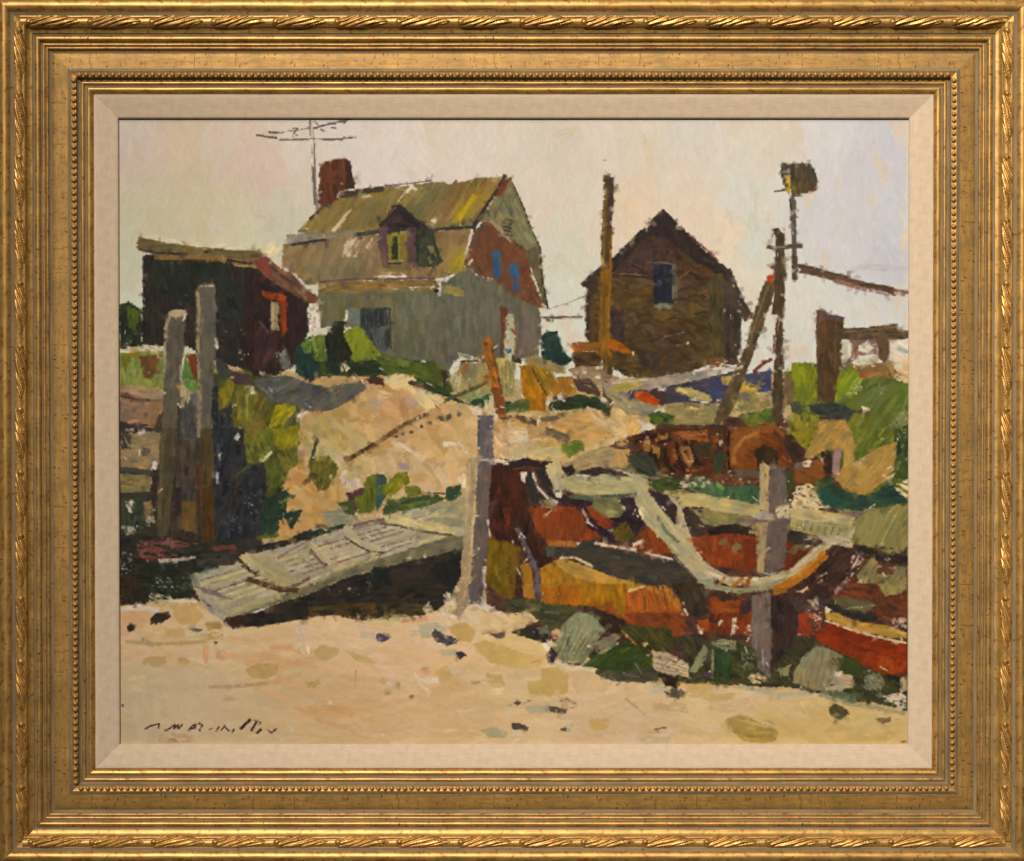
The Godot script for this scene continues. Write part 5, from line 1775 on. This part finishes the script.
	for k in 7:
		s([450 + k * 36, 478 + k * 4, 438 + k * 36, 512 + k * 4], 9, 0x6c6848, 0.35)
	f([408,402,560,410,745,440,725,492,560,472,408,452], 0xb3a273, 6, 0.0, 0.12)
	f([690,430,780,428,770,450,700,450], 0x7a6262, 0, 0.3)
	s([138,462,230,468,310,476,392,456], 26, 0x6e5c58, 0.15)
	f([762,442,860,402,960,388,1018,385,1018,602,935,642,840,602,725,582], 0x7e7746, -62, 0.0, 0.18)
	scumble([770,445,870,405,1010,392,1010,590,930,625,840,590,740,570], [800,480,0x8a8352, 880,520,0x857d4a, 960,460,0x7d7844, 960,580,0x7a7348, 780,560,0x938c5c], 60, 20, 120, -64, 8, 0.8, 9.0, 0.2)
	s([870,590,950,430], 6, 0xa8a070, 0.35)
	s([890,470,930,400], 5, 0xa8a070, 0.35)
	flecks([850,590,1010,600,1010,660,860,660], 26, 9, 0x302a24)
	f([590,650,650,585,730,610,775,655,740,745,640,800,520,870,425,850], 0x3c2925, -50, 0.0, 0.28)
	f([730,640,790,650,740,730,700,780,720,690], 0xb09a8c, -60, 0.5)
	f([700,745,860,800,1018,830,1018,870,600,872,680,800], 0x633523, 20, 0.05, 0.22)
	f([750,745,825,650,885,692,1005,700,1000,842,880,835,860,800,770,785], 0x7f744e, -60, 0.1, 0.2)
	f([850,680,960,680,940,740,860,740], 0x5b3a28, 20, 0.3)
	flecks([820,640,1010,680,1010,720,830,700], 26, 12, 0xc2b5a0)
	flecks([760,770,870,790,870,830,780,810], 16, 12, 0xc0b39c)
	s([640,830,710,760], 26, 0x8d7570, 0.5)
	# bowed rope coloured rail
	s([-100,660,-60,690,0,722,100,772,240,778,350,758,430,720,520,640,600,585], 46, 0xb1a27c, 0.08)
	s([-5,730,80,762,240,760], 18, 0xcbbca0, 0.3)
	s([-5,800,150,822,280,806,400,762], 32, 0x8d8b6b, 0.1)
	s([-60,770,40,800], 26, 0x8a9078, 0.2)
	s([48,792,84,740], 18, 0x9a6c3e, 0.15)
	s([112,806,168,756], 20, 0xa0672f, 0.15)
	s([182,806,206,748], 24, 0x8f532a, 0.15)
	s([330,822,430,770,520,705,590,632], 50, 0xa66619, 0.06)
	s([420,760,540,660,585,625], 16, 0xb87c28, 0.3)
	s([420,722,480,670,540,605], 20, 0xc1a98b, 0.25)
	f([440,830,520,790,600,720,600,760,500,830], 0xb8a080, -40, 0.45)
	s([330,815,390,825], 26, 0x8a5a24, 0.2)
	# post in front of the boat
	f([252,178,270,160,308,185,306,300,332,430,248,402,254,280], 0xa6936c, 90, 0.05, 0.12)
	f([304,180,386,192,390,372,345,442,300,432], 0x635650, 92, 0.0, 0.12)
	f([212,425,280,412,330,440,320,470,220,450], 0xb7a287, 10, 0.2)
	f([330,400,410,380,400,445,345,452], 0xc6b394, -30, 0.2)
	f([234,478,302,470,292,742,242,725], 0x9e8963, 92, 0.05, 0.12)
	f([298,476,415,450,392,560,382,702,276,745], 0x62554e, 91, 0.0, 0.12)
	s([250,720,300,740,380,720], 10, 0x8a8470, 0.3)
	tile(3, 3)
	# right boat, red bottom
	f([-5,60,140,48,212,90,212,255,-5,245], 0x6e3419, 90, 0.0, 0.22)
	f([28,50,130,44,152,80,60,92], 0x3a2b22, 5)
	f([10,80,160,80,150,140,30,150], 0x84421c, 10, 0.15)
	f([160,80,212,75,212,145,165,152], 0x3b2930, 60, 0.1)
	s([122,175,118,250], 22, 0xccbca6, 0.15)
	f([-5,130,40,160,40,200,-5,190], 0x3c2620, 60, 0.15)
	s([40,205,60,180], 16, 0xc8b4a0, 0.2)
	flecks([175,220,215,200,215,300,180,300], 22, 11, 0xc8b4a4)
	f([645,-5,860,-5,1010,40,1010,190,860,165,845,100], 0x5d3522, 15, 0.0, 0.25)
	f([855,-5,985,-5,985,42,900,55], 0x89804f, -60, 0.15)
	f([390,60,505,70,600,-10,560,-10,620,90,590,120,480,140,400,142], 0x4a3b36, -40, 0.1, 0.25)
	f([500,-5,600,-5,620,60,560,90,500,70], 0x392723, -50, 0.1)
	f([575,90,700,110,845,150,862,182,780,192,600,135], 0x2d2a26, 10, 0.05, 0.25)
	f([615,62,700,60,780,82,852,100,800,142,680,122], 0x5c5539, 15, 0.05)
	s([700,118,840,104], 8, 0x8a8462, 0.3)
	f([455,150,490,138,545,262,450,252], 0x82361c, 70, 0.05)
	f([490,140,580,160,560,240,530,240], 0x8a5038, 70, 0.4)
	f([543,242,620,190,700,222,850,272,1010,302,1010,442,920,472,820,432,640,332,540,282], 0x7c2f13, 15, 0.0, 0.18)
	scumble([620,300,760,330,1005,380,1005,435,920,462,820,425,650,330], [700,330,0x7c3018, 900,430,0x984416, 980,400,0x983e12, 800,400,0x853614], 40, 22, 80, -60, 30, 0.7, 8.0, 0.25)
	f([610,200,700,225,860,280,760,300,620,260], 0x772a12, 15, 0.15)
	f([588,140,640,140,700,165,780,192,900,205,1010,245,1010,272,900,266,780,242,660,202,595,172], 0xa98439, 12, 0.0, 0.14)
	s([588,182,640,196,700,222,780,246,870,268,1005,296], 13, 0xd0b894, 0.15)
	f([590,110,625,125,610,145,590,140], 0xd2c6b2, 20)
	f([505,80,545,75,560,110,520,110], 0xc8bba6, 60, 0.3)
	flecks([450,250,520,250,500,310,460,300], 24, 12, 0xc8bcae)
	flecks([930,170,1008,180,1005,260,940,230], 24, 14, 0xcdbba8)
	flecks([480,120,570,120,560,170,500,170], 22, 9, 0xc0a694)
	# shadow side and front of the lower post
	f([300,60,390,48,452,150,442,250,402,352,335,480,300,450], 0x352724, 88, 0.0, 0.25)
	f([212,55,308,38,314,230,306,472,270,455,240,425,214,300], 0x6c5e57, 91, 0.0, 0.12)
	s([230,200,240,400], 14, 0x7c706c, 0.4)
	s([268,330,275,440], 8, 0x9a8a80, 0.4)
	# stones, weeds
	f([400,305,540,280,700,365,860,452,1010,482,1010,645,860,605,700,605,440,525,300,505,330,425], 0x3a3a25, 30, 0.0, 0.28)
	f([670,370,760,380,760,470,680,470], 0x35421f, 60, 0.15)
	f([420,260,545,280,480,360,420,380], 0x3a3526, 60, 0.1)
	f([-5,272,150,288,232,332,245,425,285,465,200,495,-5,485], 0x3e4024, 20, 0.0, 0.28)
	f([20,332,112,330,102,485,20,485], 0x2f4026, 85, 0.1, 0.25)
	s([90,350,84,430], 22, 0x33502c, 0.45)
	f([8,292,70,275,135,285,130,335,20,322], 0x7a795c, 5, 0.2)
	f([-5,330,20,330,20,480,-5,480], 0x7a7c58, 90, 0.25)
	flecks([160,340,235,350,240,430,170,430], 50, 9, 0x7f8068)
	flecks([-5,430,60,440,60,490,-5,490], 12, 10, 0x2a2a20)
	f([488,372,540,312,640,340,685,372,652,452,572,545,420,502,440,425], 0x887e5d, 95, 0.0, 0.14)
	f([466,385,520,330,535,360,490,430,450,450], 0x83876b, -60, 0.1)
	f([630,370,690,372,660,440,620,400], 0x4d4a30, 60, 0.3)
	f([348,425,412,408,402,462,362,470], 0x8c835b, 60, 0.1)
	f([575,500,640,450,735,465,735,525,640,555,590,550], 0xa5997a, -10, 0.1)
	s([660,478,735,495], 30, 0xb99274, 0.25)
	f([640,445,680,442,670,475,640,470], 0xcdbfaa, 0, 0.2)
	f([590,545,640,540,760,560,740,600,660,590], 0x5a6348, 5, 0.1)
	f([790,470,870,448,902,500,880,542,800,532], 0x74735a, 40, 0.25)
	flecks([770,440,850,440,900,600,780,560], 40, 9, 0x8c8c78)
	f([895,572,960,552,1010,562,1010,615,930,602], 0xc8b9a2, 5, 0.2)
	flecks([880,560,1008,560,1005,650,900,640], 40, 12, 0xcdc2b0)
	flecks([840,580,1008,620,1005,640,850,610], 30, 9, 0x494a38)
	f([975,480,1010,470,1010,540,980,550], 0x9a8a70, 90, 0.2)
	f([190,470,250,450,290,480,280,510,210,500], 0xc6ae8a, 20, 0.25)
	tile(2, 3)
	# weeds and stones under the yellow boat
	f([-35,95,0,75,120,68,185,95,355,112,330,160,250,235,160,205,130,165,-5,145], 0x43432c, 10, 0.0, 0.28)
	f([355,105,420,110,600,185,560,245,490,240,420,160], 0x352722, 20, 0.0, 0.28)
	f([465,178,592,180,560,245,490,238], 0x2c2119, 0)
	f([556,205,830,222,840,315,745,405,640,305,580,260], 0x423f20, 40, 0.0, 0.25)
	f([370,412,480,342,600,288,745,380,742,442,500,445], 0x34411f, -25, 0.0, 0.28)
	f([830,272,960,248,1030,300,1030,485,920,445,910,385], 0x3b3826, 50, 0.0, 0.28)
	f([410,435,560,440,745,430,765,492,680,505,540,495,460,470], 0x494537, 5, 0.05, 0.22)
	f([758,455,860,468,872,535,790,512], 0x2c2119, 20)
	f([268,202,350,130,425,150,492,236,372,408,232,382,218,325], 0x79795a, -64, 0.0, 0.2)
	f([285,200,350,140,420,155,480,230,400,270,300,260], 0x868a6b, -64, 0.2, 0.14)
	for k in 6:
		s([250 + k * 24, 370 - k * 4, 320 + k * 26, 200 + k * 8], 5, 0x9c9c80, 0.4)
	f([440,300,540,246,566,268,480,348,438,350], 0x7e795f, -30, 0.05)
	f([470,270,520,258,540,280,490,300], 0x716355, -10, 0.1)
	s([480,345,555,295], 9, 0xa6a282, 0.25)
	f([-5,152,90,132,142,188,60,218,-5,226], 0xc9b187, 10, 0.05, 0.1)
	f([5,238,90,210,145,205,205,262,190,292,120,282,50,260], 0x332d27, 20, 0.05)
	f([135,215,195,210,205,250,150,252], 0x6f6e54, 30, 0.1)
	d(235,252,28,0xc29f7d,1.0,0,0.1)
	f([160,300,215,290,205,330,175,330], 0xcdc4ba, 60, 0.2)
	f([188,360,215,315,240,360,225,400,192,400], 0x3a2d36, 60, 0.1)
	s([265,402,320,408,368,402], 20, 0x4b3e4a, 0.3)
	f([728,335,820,352,912,402,918,472,800,455,735,432], 0xb6a284, 20, 0.1, 0.12)
	for k in 4:
		s([745, 350 + k * 24, 905, 415 + k * 15], 6, 0x8d7a60, 0.4)
	d(872,322,32,0x3c2c32,0.7,20,0.15)
	flecks([860,350,910,360,905,400,860,390], 14, 8, 0x3c2c32)
	f([918,440,995,305,1015,330,1000,382,950,452], 0x7b7f60, -62, 0.05)
	d(692,303,17,0xb99b6e)
	d(708,360,10,0xa89474)
	s([570,230,640,300], 12, 0x8a6020, 0.3)
	s([640,400,675,455], 6, 0x767c6a, 0.35)
	s([235,402,300,422,430,442], 34, 0xd2be9a, 0.25)
	flecks([410,430,560,480,560,520,420,480], 36, 9, 0x6c6454)
	f([985,450,1030,440,1030,475,1000,470], 0x44384a, 20, 0.1)

func paint_foreground() -> void:
	tile(0, 3)
	s([55,122,150,112,242,128], 26, 0xd6cabd, 0.12)
	s([300,85,380,75,440,85], 18, 0xd4c4aa, 0.3)
	f([55,140,190,132,215,170,150,228,60,205], 0xcda57a, 20, 0.05, 0.08, 1.3, 0.72)
	f([318,104,420,92,482,160,445,200,362,208,325,170], 0xbf9b5e, 5, 0.0, 0.08, 1.3, 0.72)
	f([205,170,235,140,300,135,308,165,270,190,215,198], 0x372e25, 0, 0.05)
	f([86,215,108,198,132,215,100,242,88,240], 0x352b24, 30)
	f([278,230,385,220,384,268,285,264], 0xbc9d63, 0, 0.0, 0.08, 1.3, 0.72)
	f([118,230,200,215,278,240,270,272,140,265], 0xcdb184, 5, 0.1, 0.08, 1.3, 0.72)
	f([412,225,440,220,470,235,440,246,415,240], 0x5e5948, 5)
	f([385,248,490,245,485,275,400,275], 0xb9ac84, 5, 0.15)
	f([488,190,562,190,565,232,500,228], 0xb89458, 5, 0.05)
	f([490,250,580,240,580,275,500,285], 0xb29a64, 5, 0.2)
	d(540,295,11,0x4d4034)
	s([80,290,250,302,480,290,520,285], 24, 0xae9662, 0.3, 0.8)
	f([162,375,280,362,290,398,240,422,165,412], 0xac9260, 0, 0.05, 0.08, 1.3, 0.72)
	d(370,392,28,0xb49c6c,0.7,10,0.1)
	s([492,308,485,400], 36, 0xcf9a70, 0.35, 0.8)
	d(570,362,34,0xcda075,0.8,0,0.3)
	f([688,432,760,402,862,400,852,455,800,484,720,478], 0xb3925b, -8, 0.0, 0.08, 1.3, 0.72)
	s([700,405,830,365], 34, 0xcda277, 0.3, 0.7)
	s([820,322,920,320,990,345], 26, 0xcf9d70, 0.35, 0.8)
	s([505,522,640,520,800,502], 22, 0xaa9272, 0.4, 0.8)
	f([955,210,1010,200,1030,370,985,350,950,290], 0xd0bba0, 60, 0.4)
	f([240,770,420,760,440,812,250,815], 0xbb9f7e, 0, 0.3, 0.1)
	d(320,800,24,0x9c8c70,0.5,0,0.3)
	s([915,700,930,740], 24, 0xd0bc9e, 0.35)
	s([170,285,215,305], 34, 0xa8977a, 0.5)
	d(63,620,9,0x4c4038,0.7,60)
	tile(1, 3)
	f([-5,165,150,155,200,200,100,230,-5,240], 0xd6b98f, 5, 0.2, 0.08, 1.3, 0.72)
	f([300,182,400,152,480,148,525,165,455,212,310,208], 0xc6b683, 0, 0.1, 0.08, 1.3, 0.72)
	s([470,185,600,170], 24, 0xcf9f76, 0.4)
	f([338,255,355,244,408,268,380,296,345,288], 0x46454d, 20)
	f([258,240,330,240,338,278,265,274], 0xb9ad98, 5, 0.15, 0.08, 1.3, 0.72)
	f([558,200,640,193,692,215,690,240,600,278,560,268], 0xa9a58b, 5, 0.05, 0.08, 1.3, 0.72)
	f([505,235,560,230,555,262,510,262], 0xb5ab8c, 5, 0.15, 0.08, 1.3, 0.72)
	f([618,250,640,230,720,262,770,285,700,314,640,288], 0x403e43, 18, 0.0, 0.2)
	f([706,215,760,196,800,196,852,235,832,288,770,292,722,252], 0xb99553, 5, 0.0, 0.08, 1.3, 0.72)
	f([664,332,742,325,765,362,672,362], 0xa8a58b, 0, 0.1, 0.08, 1.3, 0.72)
	f([745,350,775,340,795,358,770,382,752,372], 0x3d3139, 40, 0.1)
	f([836,300,900,282,1010,315,1090,350,1060,400,1024,420,930,402,870,352], 0xbd9d57, 12, 0.05, 0.08, 1.3, 0.72)
	f([915,245,1000,240,995,270,960,278,930,262], 0x6b524b, 15, 0.15)
	s([880,250,930,240], 9, 0x9a8468, 0.4)
	f([20,335,60,306,152,330,140,362,80,388,25,372], 0xb39c67, 10, 0.05, 0.08, 1.3, 0.72)
	f([180,332,340,385,320,412,230,388], 0xbca266, 15, 0.15, 0.08, 1.3, 0.72)
	f([870,150,940,135,1024,140,1060,190,1000,220,880,215], 0xd2b68a, 5, 0.1, 0.08, 1.3, 0.72)
	d(600,120,24,0xb6a27e,0.9)
	s([232,438,228,530], 6, 0x9d8c66, 0.35)
	d(395,550,22,0xae955f,0.7)
	d(375,490,20,0xb09a68,0.6)
	d(412,515,22,0xd8c2a4,0.8,0,0.2)
	d(450,508,14,0xb08c5c,1.2)
	s([532,455,560,490,650,486], 26, 0xd9c6aa, 0.25)
	s([560,510,610,550], 24, 0xd6c0a0, 0.4)
	d(600,440,40,0xcf9f74,0.5,0,0.3)
	f([638,442,700,410,732,462,690,492,642,472], 0xbda064, 5, 0.1, 0.08, 1.3, 0.72)
	d(735,430,18,0xd7c8b3)
	f([700,490,760,488,775,520,730,545,700,520], 0xcea572, 10, 0.15, 0.08, 1.3, 0.72)
	d(520,572,15,0x98866a,0.8)
	f([905,450,980,460,1005,510,950,525,910,500], 0xba9b62, 10, 0.1, 0.08, 1.3, 0.72)
	s([830,505,900,490], 9, 0x9c8a78, 0.45)
	d(960,545,34,0xd2bb98,0.6,0,0.3)
	s([680,752,760,742,820,740], 28, 0xd1b893, 0.4, 0.8)
	s([750,652,830,640,900,642], 30, 0xcdb48c, 0.4, 0.8)
	f([868,742,950,728,1012,755,1000,785,920,785], 0x9d9a7d, 5, 0.05, 0.08, 1.3, 0.72)
	f([830,770,900,790,930,808,850,800], 0xd4c09e, 5, 0.25, 0.08, 1.3, 0.72)
	s([-5,640,120,640,220,650], 54, 0xc89c68, 0.45, 0.7)
	d(20,505,36,0xba9a63,0.5,-20,0.15)
	d(350,770,28,0xd2bb98,0.7,0,0.35)
	d(100,625,22,0xd2bb98,1.2,0,0.4)
	d(1020,615,14,0x8c9a8c)
	tile(2, 3)
	f([92,495,158,486,165,430,230,418,300,450,292,560,200,572,98,562], 0xb99c55, 5, 0.0, 0.08, 1.3, 0.72)
	f([-5,320,80,350,180,370,150,420,-5,430], 0xc8a865, 8, 0.15, 0.08, 1.3, 0.72)
	s([110,390,155,385], 24, 0xcf9c74, 0.4)
	f([300,440,420,445,520,500,480,560,340,560], 0xcdae80, 30, 0.1, 0.08, 1.3, 0.72)
	f([18,605,36,594,60,604,42,620], 0x5b4d42, 0)
	s([60,612,105,590], 5, 0x7b694c, 0.2)
	f([75,620,200,618,206,655,92,655], 0xa1a288, 3, 0.0, 0.08, 1.3, 0.72)
	f([198,622,240,622,288,642,284,662,205,652], 0x54483f, 8)
	f([245,572,340,590,345,628,290,642], 0x8c7963, 20, 0.45)
	f([5,712,40,708,92,730,88,746,12,738], 0x4b453e, 10)
	d(36,775,24,0xd8c5aa,0.9,0,0.2)
	f([255,738,280,732,296,742,280,754,258,750], 0x5d5544, 5)
	f([290,710,322,714,312,752,286,752], 0xaaa78a, 90, 0.15, 0.08, 1.3, 0.72)
	f([400,690,512,680,500,742,420,752], 0xbd9d5d, 5, 0.15, 0.08, 1.3, 0.72)
	f([700,512,790,505,822,560,730,562], 0xb9b090, 5, 0.05, 0.08, 1.3, 0.72)
	f([793,545,850,528,905,548,880,580,805,578], 0x585142, 5)
	s([738,740,800,728], 8, 0x6c5c44, 0.25)
	f([658,780,825,778,818,808,665,808], 0xb2a987, 0, 0.15, 0.08, 1.3, 0.72)
	f([728,602,900,608,912,655,740,645], 0xb49d72, 3, 0.2, 0.08, 1.3, 0.72)
	f([895,505,1030,500,1030,600,905,565], 0xc6a76b, 5, 0.1, 0.08, 1.3, 0.72)
	f([640,690,700,670,720,740,660,740], 0xd0b58a, 40, 0.3, 0.08, 1.3, 0.72)
	f([560,500,690,500,720,560,600,580], 0xd0b286, 5, 0.15, 0.08, 1.3, 0.72)
	s([590,580,650,630,690,660], 14, 0xaf986e, 0.4)
	s([590,770,620,790], 30, 0xd0b7a0, 0.4)
	tile(3, 3)
	f([72,695,130,672,190,672,255,705,345,738,342,790,280,812,180,802,110,755], 0xa98f52, 12, 0.0, 0.1)
	s([110,740,200,775,320,770], 16, 0x97803f, 0.4)
	s([120,690,220,705,300,730], 10, 0xbfa668, 0.4)
	f([-5,560,130,552,122,582,60,602,-5,592], 0xbb9f64, 5, 0.1, 0.08, 1.3, 0.72)
	f([-5,600,200,580,240,640,100,660,-5,640], 0xc6aa82, 0, 0.25, 0.08, 1.3, 0.72)
	s([150,515,260,545,360,560,520,555], 24, 0xb1a88f, 0.35)
	s([560,560,660,590,720,610,860,630,1000,660], 22, 0x9a9174, 0.4)
	f([610,645,638,606,716,648,704,662,676,692,618,672], 0x46442f, 25, 0.0, 0.25)
	s([690,650,712,658], 14, 0x5c3c2c, 0.3)
	f([855,686,930,678,922,702,882,710], 0x7c6849, 3, 0.1)
	s([930,692,1005,690], 4, 0x8c7a54, 0.3)
	for k in 3:
		s([330 + k * 130, 620 + k * 8, 420 + k * 120, 700 + k * 6], 14, 0xbfa264, 0.45, 0.4)
		s([460 + k * 120, 600 + k * 16, 520 + k * 110, 690 + k * 12], 7, 0xd6be8a, 0.45, 0.6)
	s([560,780,760,765,1000,775], 16, 0xcbb070, 0.4, 0.8)
	d(300,700,22,0x9c8080,0.5,20,0.5)
	s([980,806,1005,800], 12, 0x8c7038, 0.4)

# thin drawn lines, last of all
func paint_lines() -> void:
	tile(0, 0)
	# aerial on the chimney, thin drawn lines
	s([750,130,860,146], 11, 0x5a514b, 0.15)
	s([815,114,870,120], 11, 0x5a514b, 0.2)
	s([865,157,1024,150,1130,155], 7, 0x6a6058, 0.25)
	s([1130,155,1240,143], 9, 0x6a5c50, 0.2)
	s([870,122,905,112,960,105,1024,95], 5, 0x6a6058, 0.35)
	s([935,95,965,98,945,118,935,138,962,132,945,110], 6, 0x5a504a, 0.3)
	tile(1, 0)
	s([6,60,14,150,20,300,24,420,36,500], 22, 0x7d7470, 0.2)
	s([10,60,16,290], 11, 0xd4cabc, 0.3)
	s([24,300,26,480], 14, 0x6a625c, 0.35)
	s([20,96,90,76,160,62,225,42], 11, 0x5d5556, 0.15)
	s([0,150,90,150,160,152,240,143], 6, 0x5d5450, 0.25)
	s([24,62,46,84], 6, 0x5a504c, 0.2)
	s([56,100,72,112], 8, 0x5d5556, 0.2)
	s([110,92,134,94], 7, 0x5d5556, 0.2)
	s([165,152,178,142], 9, 0x5d5556)
	s([175,70,190,54], 7, 0x5d5556)
	tile(0, 3)
	# the scribbled signature
	for g in [[175,738,208,720,240,713], [240,713,252,712], [250,713,243,734], [282,745,302,735,332,714], [331,714,323,738], [323,738,346,716], [346,716,344,736], [344,736,370,713], [397,743,418,722,440,711], [440,711,428,732,402,742], [450,712,470,714], [470,714,454,748], [505,742,522,733], [556,726,540,750], [566,745,584,724], [584,724,606,748], [632,738,622,756]]:
		s(g, 8, 0x3f2e33, 0.15)
	s([665,740,690,712,718,690], 15, 0x38272e, 0.1)
	s([718,690,742,694], 6, 0x6a5a50, 0.2)
	s([722,744,748,700], 12, 0x3a2a30, 0.12)
	s([740,698,772,704], 6, 0x6a5a50, 0.2)
	s([758,716,770,704], 6, 0x4a3a3c, 0.2)
	s([750,760,772,738], 13, 0x3a2a30, 0.12)
	s([808,746,824,754,848,738], 10, 0x3f2e33, 0.12)
